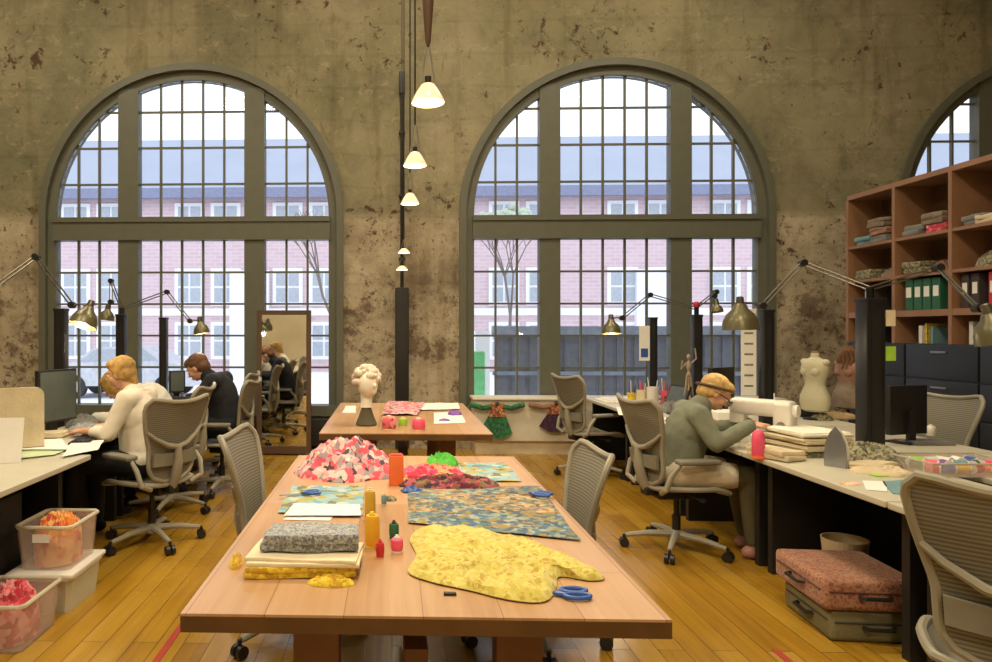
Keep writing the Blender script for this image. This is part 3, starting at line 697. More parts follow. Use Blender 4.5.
def noisy(bm, amp, s, seed):
    for v in bm.verts: v.co += Vector((nz(v.co, s, seed), nz(v.co, s, seed+1), nz(v.co, s, seed+2)))*amp
def slab(w_, d_, h_, z0=0, seed=0, bev=None, amp=.006, jag=0):
    m_ = MB(); m_.box(-w_/2, w_/2, -d_/2, d_/2, z0, z0+h_)
    bmesh.ops.subdivide_edges(m_.bm, edges=m_.bm.edges[:], cuts=7, use_grid_fill=True)
    for v in m_.bm.verts:   # soft rounding of the long edges
        zz = (v.co.z-z0-h_/2)/(h_/2); k = 1-.10*abs(zz)**3*(h_/min(w_, d_))*2
        v.co.x *= k; v.co.y *= k
    noisy(m_.bm, amp, 9, seed)
    return m_
def folded(name, label, cat, loc, rz, w_, d_, h_, m_, layers=3, seed=1, group=None):
    """a folded piece of cloth: soft overlapping layers in one mesh"""
    mb = MB(); rnd = random.Random(seed)
    for k in range(layers):
        s = slab(w_*(1-rnd.uniform(0,.06)), d_*(1-rnd.uniform(0,.06)), h_/layers*1.12, h_/layers*k, seed+k, amp=min(.008, h_/layers*.35))
        me = bpy.data.meshes.new('tmp'); s.bm.to_mesh(me); s.bm.free()
        me.transform(Matrix.Translation((rnd.uniform(-.01,.01), rnd.uniform(-.01,.01), 0)) @ Matrix.Rotation(rnd.uniform(-.05,.05), 4, 'Z'))
        mb.bm.from_mesh(me); bpy.data.meshes.remove(me)
    lo = min(v.co.z for v in mb.bm.verts)
    for v in mb.bm.verts: v.co.z -= lo
    o = mb.build(name, m_); o.location = loc; o.rotation_euler.z = rz
    return tag(o, label, cat, group)
def heap(name, label, cat, loc, rx, ry, h, m_, seed=1, fold=3., amp=.35, rz=0, parent=None, spread=.22, group=None, n=(56, 20), flat=.55):
    mb = MB(); na, nr = n; rings = []
    for j in range(nr+1):
        r = 1-j/nr; ring = []
        for i in range(na):
            a = 2*PI*i/na; rr = r*(1+spread*nz((math.cos(a)*1.7, math.sin(a)*1.7, 0), 1, seed))
            x, y = rx*rr*math.cos(a), ry*rr*math.sin(a)
            base = max(0, 1-r*r)**flat
            rid = 1-abs(nz((x/rx*1.0, y/ry*1.0, seed), fold, seed))*2.2
            rid2 = 1-abs(nz((x/rx, y/ry, seed+5), fold*2.1, seed+3))*2.2
            z = h*base*(1-amp+amp*(.65*rid+.35*rid2))
            ring.append(mb.bm.verts.new((x+.03*rx*nz((x/rx,y/ry,9), 5, seed), y, max(.0015, z))))
        rings.append(ring)
        if j == nr: pass
    for A, B in zip(rings, rings[1:]):
        for k in range(na): mb.bm.faces.new((A[k], A[(k+1) % na], B[(k+1) % na], B[k]))
    bot = [mb.bm.verts.new((v.co.x, v.co.y, 0)) for v in rings[0]]
    for k in range(na): mb.bm.faces.new((bot[k], bot[(k+1) % na], rings[0][(k+1) % na], rings[0][k]))
    mb.bm.faces.new(bot[::-1])
    bmesh.ops.remove_doubles(mb.bm, verts=rings[-1], dist=.001)
    o = mb.build(name, m_, parent); o.location = loc; o.rotation_euler.z = rz
    return tag(o, label, cat, group) if not parent else o
def sheet(name, label, cat, cs, z, m_, amp=.004, seed=1, th=.002, n=(26, 20), edge=.006, group=None, fold=6.):
    """a cloth or paper lying flat; cs = 4 corners (x, y) near-left, near-right, far-right, far-left"""
    c = Vector((sum(p[0] for p in cs)/4, sum(p[1] for p in cs)/4, 0)); P_ = [Vector((p[0], p[1], 0))-c for p in cs]
    def fn(u, v):
        p = P_[0]*(1-u)*(1-v)+P_[1]*u*(1-v)+P_[2]*u*v+P_[3]*(1-u)*v
        p = p+Vector((nz(p, 9, seed), nz(p, 9, seed+4), 0))*edge
        return Vector((p.x, p.y, th+.0012+amp*(1-abs(nz(p, fold, seed+2))*2)+amp*.9 if amp else th+.0012))
    o = MB().grid(fn, *n, th).build(name, m_); o.location = (c.x, c.y, z); return tag(o, label, cat, group)

# things in the shelf bays
def bayY(k, f): return YS[k]-.02-f*.66
SZ = [1.70, 2.05, 2.42]
def binder(label, y, z, m_, h=.30, w_=.07, group=None):
    e = thing('ring_binder', label, 'binder', (BX+.05, y, z), 0, group)
    MB().box(0, .26, -w_/2, w_/2, 0, h, bev=.004).build('cover', m_, e)
    MB().box(-.002, 0, -w_/2+.015, w_/2-.015, h*.42, h*.75).build('spine_label', 'paper', e, smooth=False)
for i, l in enumerate(('green binder at the left of the middle bay', 'second green binder in the middle bay', 'third green binder in the middle bay', 'fourth green binder, nearest the divider')):
    binder(l, bayY(1, .18+.17*i), SZ[0], 'green', w_=.095)
binder('dark binder standing left of the red ones in the right bay', bayY(2, .12), SZ[0], 'pattern_dark', w_=.08)
binder('black binder in the middle of the right bay', bayY(2, .28), SZ[0], 'pattern_dark', w_=.08)
binder('red binder left of its twin in the right bay', bayY(2, .55), SZ[0], 'red', w_=.08)
binder('red binder at the right edge of the picture', bayY(2, .69), SZ[0], 'red', w_=.08)
binder('dark binder in the left bay behind the thick post', bayY(0, .35), SZ[0], 'pattern_dark', w_=.09)
SH = [(0,2,.62,'grey_cloth',.05,'grey cloth at the bottom of the left stack on the top shelf'), (0,2,.62,'brown_cloth',.05,'brown cloth on the left stack of the top shelf'), (0,2,.6,'dim_cloth',.06,'uppermost brown cloth of the left stack on the top shelf'), (0,2,.26,'teal',.06,'teal cloth lying low in the left corner of the top shelf'),
      (1,2,.28,'grey_cloth',.07,'dark grey cloth left in the middle bay of the top shelf'), (1,2,.7,'red_print',.05,'dull red cloth in the middle bay of the top shelf'), (1,2,.66,'dim_cloth',.07,'brown cloth lying over the dull red one in the middle bay'),
      (2,2,.28,'grey_cloth',.06,'grey cloth in the right bay of the top shelf'), (2,2,.5,'cream2',.05,'cream cloth thrown over the grey one in the right bay'), (2,2,.75,'dim_cloth',.06,'brown cloth at the right end of the top shelf'),
      (0,1,.3,'olive_print',.07,'olive cloth on the middle shelf, left bay'), (0,1,.7,'dim_cloth',.12,'brown heap of cloth on the middle shelf, left bay'),
      (1,1,.6,'brown_cloth',.13,'brown cloth bundle on the middle shelf, centre bay'), (1,1,.26,'olive_print',.08,'flat olive cloth on the middle shelf, centre bay'),
      (2,1,.35,'olive_print',.16,'large olive cloth bundle on the middle shelf, right bay'), (2,1,.75,'dim_cloth',.12,'brown cloth bundle at the right end of the middle shelf')]
zs = {}
for i, (k, s, f, m_, h, l) in enumerate(SH):
    key = (k, s, round(f, 1)); z = zs.get(key, SZ[s])
    if h >= .1: heap('cloth_bundle', l, 'cloth', (BX+.19, bayY(k, f), z), .13, .14, h, m_, seed=i+3, spread=.1)
    else: h *= 1.35; folded('folded_cloth', l, 'cloth', (BX+.16, bayY(k, f), z), 0, .26, .26 if .3 < f < .7 else .24, h, m_, 2, seed=i+20)
    zs[key] = z+h+.012
for k, y in enumerate([7.55, 7.47, 6.22, 6.15, 6.09, 6.0, 5.93, 5.86, 6.80, 6.73, 6.66]):
    hb = .16+.05*((k*7) % 5)/5; mm = ['cream', 'pattern_dark', 'white_plastic', 'mustard', 'teal', 'pattern_dark', 'white_plastic', 'cream', 'paper', 'mustard', 'teal'][k]
    e = thing('book', ['tall', 'short', 'thin', 'slim', 'plain', 'upright', 'slender', 'narrow', 'leaning', 'low', 'little'][k]+' '+['cream', 'dark', 'white', 'mustard', 'teal', 'black', 'pale', 'buff', 'paper-white', 'yellow', 'blue-green'][k]+' book on top of the filing cabinets under the shelf', 'book', (BX+.08, y, 1.382), 0, 'books on the filing cabinets')
    wd = .03+.02*(k % 3)/2
    MB().box(.003, .18, -wd/2+.003, wd/2-.003, .003, hb-.003).build('pages', 'paper', e, smooth=False)
    MB().box(0, .004, -wd/2, wd/2, 0, hb).box(0, .183, -wd/2, -wd/2+.003, 0, hb).box(0, .183, wd/2-.003, wd/2, 0, hb).build('cover', mm, e, smooth=False)
# notes on the post
tag(MB().box(-.03, .03, -.004, 0, -.045, .045).build('sticky_note', 'lime', loc=(3.085, 4.372, 1.36), smooth=False), 'lime green note hanging beside the thick black post', 'note')
tag(MB().box(-.028, .028, -.004, 0, -.05, .05).build('sticky_note', 'cream', loc=(3.084, 4.372, 1.58), smooth=False), 'pale yellow note hanging near the top of the thick black post', 'note')

# ------------------------------------------------------------------ near table contents
TZ = .7505
T = lambda px, py, dz=0: atZ(px, py, TZ+dz)
def quadpx(a): return [(T(*p).x, T(*p).y) for p in a]
sheet('patchwork_cloth', 'blue and brown patchwork fabric lying flat across the near table', 'fabric', quadpx(((408,524),(580,542),(540,487),(408,489))), TZ, 'patchwork', .003, 3)
sheet('printed_fabric', 'pale blue and yellow printed fabric under papers on the left of the near table', 'fabric', quadpx(((277,514),(362,516),(364,487),(292,487))), TZ, 'blue_print', .002, 4)
c = quadpx(((284,518),(361,518),(360,507),(294,506)))
sheet('paper_sheet', 'white paper sheet lying on the blue printed fabric', 'paper', c, TZ+.009, 'paper', 0, 5, .001, edge=.002)
sheet('paper_sheet', 'thin white strip of paper below the blue printed fabric', 'paper', quadpx(((283,520),(330,521),(333,517),(288,516))), TZ, 'paper', 0, 6, .001, edge=.001)
sheet('teal_fabric', 'teal and purple fabric piece at the far right corner of the near table', 'fabric', quadpx(((462,483),(522,482),(505,464),(458,464))), TZ, 'blue_print', .003, 7)
# lemon garment: flat, long wavy outline, thick folds
def blanket(name, label, cat, out_px, z, h, m_, seed, fold=9, rid=.6):
    pts = [T(*p) for p in out_px]; c = sum(pts, Vector())/len(pts); n = len(pts); per = []
    for i in range(n):
        for k in range(6):
            a, b, c_, d = pts[i-1], pts[i], pts[(i+1) % n], pts[(i+2) % n]; t_ = k/6
            per.append(.5*((2*b)+(c_-a)*t_+(2*a-5*b+4*c_-d)*t_*t_+(3*b-a-3*c_+d)*t_**3))
    mb = MB(); rings = []; nr = 16
    for j in range(nr+1):
        r = 1-j/nr
        rings.append([])
        for p in per:
            q = (p-c)*r
            e_ = min(1, (1-r)*5)**.5
            w1 = 1-abs(nz((q.x*1.0+q.y*.4, q.y*1.8), fold, seed))*2.4; w2 = 1-abs(nz((q.x, q.y), fold*2.6, seed+2))*2.4
            rings[-1].append(mb.bm.verts.new((q.x, q.y, max(.002, h*e_*(1-rid+rid*(.6*w1+.4*w2))))))
    na = len(per)
    for A, B in zip(rings, rings[1:]):
        for k in range(na): mb.bm.faces.new((A[k], A[(k+1) % na], B[(k+1) % na], B[k]))
    bot = [mb.bm.verts.new((v.co.x, v.co.y, 0)) for v in rings[0]]
    for k in range(na): mb.bm.faces.new((bot[k], bot[(k+1) % na], rings[0][(k+1) % na], rings[0][k]))
    mb.bm.faces.new(bot[::-1]); bmesh.ops.remove_doubles(mb.bm, verts=rings[-1], dist=.0005)
    o = mb.build(name, m_); o.location = (c.x, c.y, z); return tag(o, label, cat)
blanket('yellow_garment', 'crumpled lemon yellow patterned garment at the front of the near table', 'garment',
        ((410,540),(425,529),(470,530),(520,541),(570,560),(604,578),(590,582),(560,578),(556,590),(545,603),(512,602),(470,592),(430,583),(408,573),(416,556)), TZ+.004, .042, 'lemon', 4, fold=7, rid=.75)
p = T(345, 474); heap('pink_fabric_pile', 'large heap of pink and white printed fabric at the far left of the near table', 'fabric', (p.x+.01, p.y+.05, TZ), .29, .24, .205, 'pink_print', 5, 2.6, .5, flat=.95)
p = T(438, 478); heap('pink_trim_pile', 'tangle of hot pink and orange trimmings behind the dark scarf', 'fabric', (p.x-.03, p.y+.08, TZ), .17, .13, .065, 'green_pink', 8, 3.5, .6)
p = T(440, 466); heap('green_ribbon_pile', 'small bright green ribbon tangle behind the pink trimmings', 'ribbon', (p.x+.01, p.y+.02, TZ), .09, .06, .085, 'lime2', 9, 3.5, .6)
p = T(452, 489); heap('wine_scarf', 'dark wine red patterned scarf crumpled behind the patchwork', 'scarf', (p.x, p.y+.05, TZ+.004), .24, .085, .065, 'wine', 12, 3.2, .6, spread=.3)
p = T(412, 492); heap('navy_scrap', 'small navy blue scrap of cloth left of the dark scarf', 'cloth', (p.x, p.y, TZ+.004), .05, .035, .025, 'blue', 14, 3, .5)
p = T(397, 500); heap('olive_scrap', 'small dark olive scrap behind the green-capped spool', 'cloth', (p.x-.03, p.y, TZ), .03, .03, .02, 'olive_print', 15, 3, .5)
# orange box
a = T(389, 486); e = thing('orange_box', 'upright orange card box in the middle of the near table', 'box', (a.x+.035, a.y+.03, TZ), .05)
MB().box(-.034, .034, -.03, .03, 0, .145, bev=.003).build('carton', 'orange', e)
MB().box(-.030, .030, -.026, .026, .1455, .150, bev=.001).build('lid_flap', 'red', e)
def spool(name, label, px, py, r, h, m_, capm='paper', capr=None, group=None, z=TZ, cat='spool'):
    p = atZ(px, py, z); capr = capr or r*.9
    e = thing(name, label, cat, (p.x, p.y+r, z), 0, group)
    MB().lathe([(capr, 0), (capr, .006), (capr*.5, .010)], n=20).build('base_rim', capm, e)
    MB().lathe([(r*.85, .006), (r, .018), (r, h*.5), (r*.97, h*.82), (r*.80, h-.006)], n=24).build('thread', m_, e)
    MB().lathe([(r*.45, h-.010), (r*.45, h), (r*.28, h+.002), (r*.28, h+.006)], n=16).build('core_top', capm, e)
    return e
spool('thread_cone', 'tall yellow-orange thread cone, front one, beside the red spool', 372, 549, .026, .115, 'yellow2', 'mustard')
spool('thread_cone', 'mustard thread cone standing behind the front yellow one', 370, 521, .022, .12, 'mustard2', 'cream')
spool('thread_cone', 'small teal thread tube behind the mustard cone', 384, 506, .012, .05, 'teal', 'cream')
spool('thread_spool', 'dark red thread spool beside the yellow cone', 380, 558, .0145, .052, 'red', 'red')
spool('thread_spool', 'pink thread spool at the right of the red one', 397, 554, .021, .052, 'pink', 'white_plastic')
spool('thread_spool', 'dark green and white spool behind the pink one', 394, 540, .018, .06, 'green', 'pattern_dark')
# folded stack near left
p = T(300, 583); px_, py_ = p.x, p.y+.12
folded('folded_fabric', 'mustard yellow folded fabric at the bottom of the front left stack', 'fabric', (px_-.005, py_, TZ), .05, .35, .20, .030, 'mustard', 2, 41)
folded('folded_fabric', 'cream folded fabric between the yellow and the grey print', 'fabric', (px_+.01, py_+.015, TZ+.034), -.04, .36, .21, .020, 'cream', 2, 42)
folded('folded_fabric', 'grey printed folded fabric on top of the front left stack', 'fabric', (px_+.02, py_+.045, TZ+.058), .03, .31, .15, .050, 'grey_print', 2, 43)
p = T(330, 583); heap('yellow_bow', 'crumpled yellow end of cloth hanging from the front of the stack', 'cloth', (p.x+.005, p.y-.01, TZ), .07, .028, .032, 'mustard', 22, 3, .5)
p = T(241, 568); heap('yellow_bow', 'small yellow tuft at the left end of the stack', 'cloth', (p.x-.02, p.y+.03, TZ), .022, .045, .04, 'mustard', 23, 3, .5)
# scissors
def scissors(label, x, y, z, rz, m_='blue', s=1.):
    e = thing('scissors', label, 'scissors', (x, y, z), rz)
    for q in (-1, 1):
        MB().prism([(0, -.004*q), (.005*s, .007*q), (.11*s, .003*q+.004*q), (.115*s, 0), (.0, -.006*q)][::1], .002+.003*(q > 0), .004+.003*(q > 0), 'XY').build('blade', 'chrome', e, smooth=False)
        ring = [Vector((-.055*s+.034*s*math.cos(a), q*.020*s+.017*s*math.sin(a), .009)) for a in [2*PI*k/18 for k in range(18)]]
        MB().tube(ring, .0062*s, 8, closed=True).tube([(-.024*s, q*.012*s, .008), (.004, -q*.002, .007)], [.008*s, .006*s], 8).build('handle', m_, e)
    MB().cyl((0,0,.0), (0,0,.014), .005).build('pivot', 'grey_metal', e)
p = T(562, 596); scissors('blue-handled scissors lying beside the yellow garment', p.x-.02, p.y+.0, TZ, math.radians(180), s=1.05)
p = T(530, 497); scissors('blue-handled scissors lying on the patchwork fabric', p.x, p.y, TZ+.012, math.radians(150), s=1.05)
p = T(302, 497); scissors('dark blue scissors on the pale printed fabric at left', p.x, p.y, TZ+.010, math.radians(200), s=.9)
p = T(450, 595); tag(MB().box(-.018, .018, -.007, .007, 0, .008, bev=.003).build('seam_clip', 'dark_metal', loc=(p.x, p.y, TZ)), 'tiny dark clip on the bare wood at the front of the near table', 'clip')

# ------------------------------------------------------------------ far table contents
p = atZ(362, 425, TZ)
e = thing('wig_head', 'pale foam head wearing a curly white wig on a dark stand on the far table', 'mannequin head', (p.x+.035, p.y, TZ)); e.scale = (1.14,1.14,1.10)
MB().lathe([(.07,0),(.075,.01),(.055,.06),(.035,.12),(.03,.14)], n=16).build('stand', 'olive_trousers', e)
hd = MB(); hd.lathe([(.045,.13),(.04,.17),(.042,.22)], n=20); hd.ell((.01,-.01,.30), (.072,.085,.10), 24); hd.ell((.045,-.04,.255), (.03,.035,.035), 14); hd.ell((.06,-.075,.29), (.012,.02,.018), 10)
hd.build('foam_head', 'foam_white', e)
wg = MB(); rnd = random.Random(3)
for k in range(90):
    a = rnd.uniform(0, 2*PI); f = rnd.uniform(-.1, 1); rr = math.sqrt(max(0, 1-f*f))
    d = Vector((rr*math.cos(a), rr*math.sin(a), f))
    if d.y < -.55 and d.x > -.1 and d.z < .25: continue
    wg.ell(Vector((0, .012, .32))+Vector((d.x*.085, d.y*.088, d.z*.10)), rnd.uniform(.020, .03), 8)
wg.build('wig', 'wig', e)
sheet('pink_cloth', 'pink and red cloth spread on the far table', 'fabric', [(atZ(*q, TZ).x, atZ(*q, TZ).y) for q in ((382,416),(418,416),(425,404),(388,403))], TZ, 'pink_print', .012, 31)
sheet('white_cloth', 'white cloth lying at the back of the far table', 'fabric', [(atZ(*q, TZ).x, atZ(*q, TZ).y) for q in ((420,411),(460,410),(458,404),(424,404))], TZ, 'paper', .006, 32)
sheet('paper_sheet', 'white papers lying at the left rear of the far table', 'paper', [(atZ(*q, TZ).x, atZ(*q, TZ).y) for q in ((342,413),(356,413),(356,406),(346,406))], TZ, 'paper', 0, 33)
sheet('paper_sheet', 'white sheet of paper at the right side of the far table', 'paper', [(atZ(*q, TZ).x, atZ(*q, TZ).y) for q in ((434,424),(466,423),(460,412),(434,413))], TZ, 'paper', 0, 34)
spool('thread_jar', 'pink-red thread jar on the far table, left one', 389, 430, .055, .10, 'red_print', 'cream', cat='jar')
spool('thread_jar', 'pink thread jar on the far table, right one', 419, 431, .05, .09, 'pink', 'cream', cat='jar')
spool('thread_jar', 'lime green thread jar between the two pink jars', 403, 427, .035, .07, 'lime', 'cream', cat='jar')
p = atZ(455, 415, TZ); heap('purple_scrap', 'small purple scrap of cloth on the right of the far table', 'cloth', (p.x, p.y, TZ+.003), .06, .07, .05, 'purple', 51)
p = atZ(447, 421, TZ); heap('purple_scrap', 'purple and green cuttings on the white sheet of the far table', 'cloth', (p.x-.02, p.y, TZ+.003), .05, .03, .02, 'purple', 52)
# ------------------------------------------------------------------ right desk contents
RZ = DZ+.0005
R_ = lambda px, py, dz=0: atZ(px, py, RZ+dz)
# sewing machine
p = R_(765, 447); sm = thing('sewing_machine', 'white sewing machine in front of the woman in green', 'sewing machine', (p.x+.05, p.y+.14, RZ), math.radians(-48))
MB().box(-.20, .20, -.085, .085, 0, .07, bev=.015).build('base', 'white_plastic', sm)
MB().box(.09, .20, -.07, .07, .06, .29, bev=.025).build('pillar', 'white_plastic', sm)
MB().box(-.19, .20, -.06, .06, .19, .30, bev=.03).build('arm', 'white_plastic', sm)
MB().box(-.19, -.10, -.05, .05, .13, .22, bev=.015).build('needle_head', 'white_plastic', sm)
MB().cyl((-.145,0,.075), (-.145,0,.14), .005).box(-.165, -.125, -.02, .02, .072, .078).build('needle_bar', 'chrome', sm)
MB().cyl((.20,0,.235), (.225,0,.235), .042, n=24).build('handwheel', 'white_plastic', sm)
MB().cyl((.08,0,.30), (.08,0,.345), .004).build('spool_pin', 'white_plastic', sm)
MB().cyl((.145,-.071,.14), (.145,-.078,.14), .026, n=20).build('stitch_dial', 'grey_metal', sm)
p = R_(761, 459); e = thing('spray_bottle', 'pink bottle with domed top at the edge of the sewing desk', 'bottle', (p.x, p.y+.03, RZ))
MB().lathe([(.033,.012),(.036,.02),(.036,.11),(.033,.14),(.024,.16),(.010,.17),(.002,.172)], n=24).build('body', 'pink', e)
MB().lathe([(.036,0),(.036,.014),(.03,.016)], n=24).build('base_band', 'orange', e)
# cloth stacks
p = R_(805, 458)
for k, (m_, w_, d_, h_, l) in enumerate((('olive_print', .36, .40, .024, 'olive cloth at the bottom of the cream stack on the right desk'), ('cream2', .38, .40, .028, 'beige folded cloth in the cream stack on the right desk'),
        ('cream', .36, .38, .030, 'cream folded cloth in the middle of the stack on the right desk'), ('foam_white', .34, .36, .026, 'palest cream cloth on top of the stack on the right desk'))):
    folded('folded_cloth', l, 'cloth', (p.x+.13+.01*(k % 2), p.y+.22, RZ+.001+sum((.034,.038,.040)[:k])), .3-.05*k, w_, d_, h_, m_, 3, seed=60+k)
p = R_(792, 462); folded('folded_cloth', 'beige cloth slumping off the left of the cream stack', 'cloth', (p.x-.03, p.y+.12, RZ+.001), .4, .18, .26, .05, 'cream2', 2, seed=70)
# iron standing on its heel
p = R_(845, 468); e = thing('steam_iron', 'grey steam iron standing upright on the right desk', 'iron', (p.x, p.y+.05, RZ), math.radians(-55))
out = [(-.055, 0), (-.058, .05), (-.05, .13), (-.028, .19), (0, .225), (.028, .19), (.05, .13), (.058, .05), (.055, 0)]
MB().prism(out, -.050, -.042).build('soleplate', 'iron_grey', e)
MB().prism([(x*.92, z*.94+.003) for x, z in out], -.042, .0).build('body', 'white_plastic', e)
MB().tube([(0, 0, .03), (0, .055, .04), (0, .062, .10), (0, .05, .16), (0, .0, .175)], [.016,.017,.016,.015,.014], 10).build('handle', 'white_plastic', e)
MB().box(-.04, .04, -.03, .045, 0, .02, bev=.006).build('heel', 'grey_metal', e)
# green heap behind
p = R_(885, 452); heap('olive_cloth_pile', 'rumpled olive and dark green cloth pile left of the thread tray', 'cloth', (2.76, 4.10, RZ), .20, .22, .12, 'olive_print', 81, 3, .5)
p = R_(868, 470); folded('folded_cloth', 'beige folded cloth under the olive pile beside the iron', 'cloth', (p.x+.04, p.y+.02, RZ), .4, .24, .12, .035, 'cream2', 2, seed=72)
p = R_(876, 475); tag(MB().box(-.035, .035, -.03, .03, 0, .008, bev=.002).build('sticky_pad', 'lime', loc=(p.x, p.y-.02, RZ)), 'bright lime notepad on the right desk next to the iron', 'notepad')
p = R_(850, 484); heap('pink_scrap', 'small pinkish scrap of cloth on the bare desk in front of the iron', 'cloth', (p.x, p.y, RZ), .05, .03, .012, 'peach_print', 83)
sheet('paper_pattern', 'pale blue-grey paper pieces at the desk edge near the big chair', 'paper', [(R_(*q).x, R_(*q).y) for q in ((893,494),(918,496),(905,480),(882,482))], RZ, 'teal', 0, 84)
sheet('paper_pattern', 'pale paper lying on the desk between iron and big chair', 'paper', [(R_(*q).x, R_(*q).y) for q in ((866,490),(888,492),(885,482),(862,481))], RZ, 'paper', 0, 85)
# clear tray with threads
p = R_(950, 473); tx, ty = p.x+.06, p.y+.05
e = thing('thread_tray', 'clear shallow tray full of coloured threads in front of the big chair', 'tray', (tx, ty, RZ), .0)
m_ = MB(); m_.box(-.24,.24,-.17,.17,0,.006); m_.box(-.24,.24,-.17,-.164,.006,.07); m_.box(-.24,.24,.164,.17,.006,.07); m_.box(-.24,-.234,-.164,.164,.006,.07); m_.box(.234,.24,-.164,.164,.006,.07)
m_.build('tray_body', 'tub_clear', e, smooth=False)
MB().tube([(-.24,-.17,.07),(.24,-.17,.07),(.24,.17,.07),(-.24,.17,.07)], .006, 6, closed=True).build('rim', 'desk_top', e)
rnd = random.Random(5); k = 0
cl = ['green','green','red','lime','pink','blue','white_plastic','purple','yellow','white_plastic','teal','red','paper','green','orange','blue','pink','paper']
cn = ['dark green','deep green','red','lime green','pink','blue','white','purple','yellow','ivory','teal','scarlet','paper-white','bottle green','orange','navy','rose','chalk white']
wh = ['back left', 'left', 'front left', 'back left', 'centre left', 'front left', 'back', 'centre', 'front', 'back', 'centre', 'front', 'back right', 'centre right', 'front right', 'back right', 'right', 'front right']
for i in range(6):
    for j in range(3):
        x, y = tx-.19+i*.075, ty+.11-j*.105; mm = cl[k]
        e = thing('thread_spool', '%s thread spool lying in the %s of the clear tray' % (cn[k], wh[k]), 'spool', (x, y, RZ+.034), rnd.uniform(0, 3), 'spools in the clear tray')
        MB().cyl((-.030,0,0), (.030,0,0), .025, n=14).build('thread', mm, e)
        MB().cyl((-.036,0,0), (-.031,0,0), .026, n=14).build('flange', 'white_plastic', e); MB().cyl((.031,0,0), (.036,0,0), .026, n=14).build('flange', 'white_plastic', e); k += 1
p = atZ(898, 433, RZ); spool('thread_cone', 'small red spool right of the thick black post on the far desk', 900, 433, .03, .06, 'red', 'white_plastic', z=RZ)
spool('thread_cone', 'red spool beside its twin behind the thick black post', 907, 434, .025, .05, 'red', 'white_plastic', z=RZ)
spool('thread_cone', 'white thread cone standing in front of the small mesh chair', 934, 436, .03, .075, 'white_plastic', 'cream', z=RZ)
p = R_(928, 444); folded('folded_cloth', 'flat grey-beige cloth on the desk right of the olive pile', 'cloth', (p.x, p.y, RZ), 0, .28, .16, .02, 'grey_cloth', 2, seed=75)
# monitor on the opposite desk
def monitor(label, x, y, z, rz, w_=.42, h_=.28, lift=.10, cat='monitor'):
    e = thing('computer_monitor', label, cat, (x, y, z), rz)
    MB().box(-.09, .09, -w_*.28, w_*.28, 0, .012, bev=.004).build('stand_foot', 'black_plastic', e)
    MB().box(-.045, -.02, -.03, .03, .01, lift+h_*.5).build('stand_neck', 'black_plastic', e, smooth=False)
    MB().box(-.02, .015, -w_/2, w_/2, lift, lift+h_, bev=.006).build('casing', 'black_plastic', e)
    MB().box(.015, .018, -w_/2+.015, w_/2-.015, lift+.015, lift+h_-.015).build('screen', 'screen_dark', e, smooth=False)
p = atY(906, 400, 4.8); monitor('black computer monitor behind the thick black post, right side', p.x, 4.8, RZ, math.radians(108), .34, .33, .06)
monitor('black computer monitor just behind the head of the sewing woman', 2.72, 5.80, RZ, math.radians(125), .34, .30, .16)
# dress forms
def dress_form(label, x, y, z, s, rz, m_, decor=None):
    e = thing('dress_form', label, 'dress form', (x, y, z), rz)
    MB().lathe([(.11,0),(.11,.012),(.02,.03),(.014,.09)], n=20).build('stand', 'dark_metal', e)
    prof = [(.10,.08),(.135,.10),(.152,.17),(.148,.24),(.118,.31),(.100,.36),(.108,.41),(.135,.48),(.140,.53),(.125,.58),(.085,.615),(.045,.635),(.042,.675),(.035,.68)]
    b = MB().lathe(prof, n=32, sx=.72, sy=1.0)
    for q in (-1, 1): b.ell((.062, q*.055, .49), (.042,.05,.05), 14); b.ell((0, q*.115, .585), (.04,.04,.035), 12)
    b.build('torso', m_, e)
    MB().lathe([(.036,.68),(.036,.695),(.01,.70)], n=16, sx=.8).build('neck_cap', 'brown_cloth', e)
    if decor:
        MB().lathe([(.158,.10),(.163,.16),(.158,.24),(.126,.31),(.108,.36),(.110,.38)], n=32, sx=.76, sy=1.03, cap=False).build('draped_cloth', decor, e)
    e.scale = (s, s, s)
p = atY(815, 400, 6.05); dress_form('cream dress form standing on the desk behind the cloth stack', p.x, 6.05, RZ, .84, math.radians(200), 'form_cloth')
p = atY(848, 400, 6.3); dress_form('brown draped dress form partly hidden behind the thick black post', p.x, 6.3, RZ, .80, math.radians(200), 'brown_cloth', 'dim_cloth')
wg = thing('hair_wig', 'long brown wavy wig resting on the neck of the brown dress form', 'wig', (p.x, 6.3, RZ+.555))
m_ = MB(); rnd = random.Random(4)
for k in range(14):
    a = 2*PI*k/14; pts = [Vector((.02*math.cos(a), .02*math.sin(a), .07))]
    for j in range(1, 6): pts.append(Vector(((.055+.007*j)*math.cos(a)+.012*math.sin(j*1.7+k), (.06+.007*j)*math.sin(a), .07-.045*j)))
    m_.tube(pts, [.02,.024,.023,.02,.017,.01], 8)
m_.build('hair_locks', 'brown_hair', wg); wg.scale = (.85, .85, .85)
# dark clutter on the far desk between the machine and the forms
C = [('dark blue-grey bundle of cloth behind the sewing machine', 787, 414, 'grey_cloth', .12, .1, .11), ('dark bundle between the dress forms and the machine', 803, 416, 'navy', .1, .09, .10), ('brown basket-coloured heap at the foot of the brown dress form', 838, 418, 'box_card', .16, .1, .06),
     ('dark green cloth lump left of the brown heap', 822, 420, 'olive_print', .08, .08, .07)]
for i, (l, px, py, m_, rx, ry, h) in enumerate(C):
    p = atZ(px, py, RZ); heap('cloth_bundle', l, 'cloth', (max(3.08+rx, p.x), p.y, RZ), rx, ry, h, m_, 90+i)
e = thing('paper_tray', 'pink and white paper box behind the head of the sewing woman', 'box', (2.62, 5.45, RZ))
MB().box(-.14, .14, -.11, .11, 0, .14, bev=.004).build('carton', 'paper', e); MB().box(-.142, .142, -.112, .112, .03, .08, bev=.004).build('band', 'pink', e)
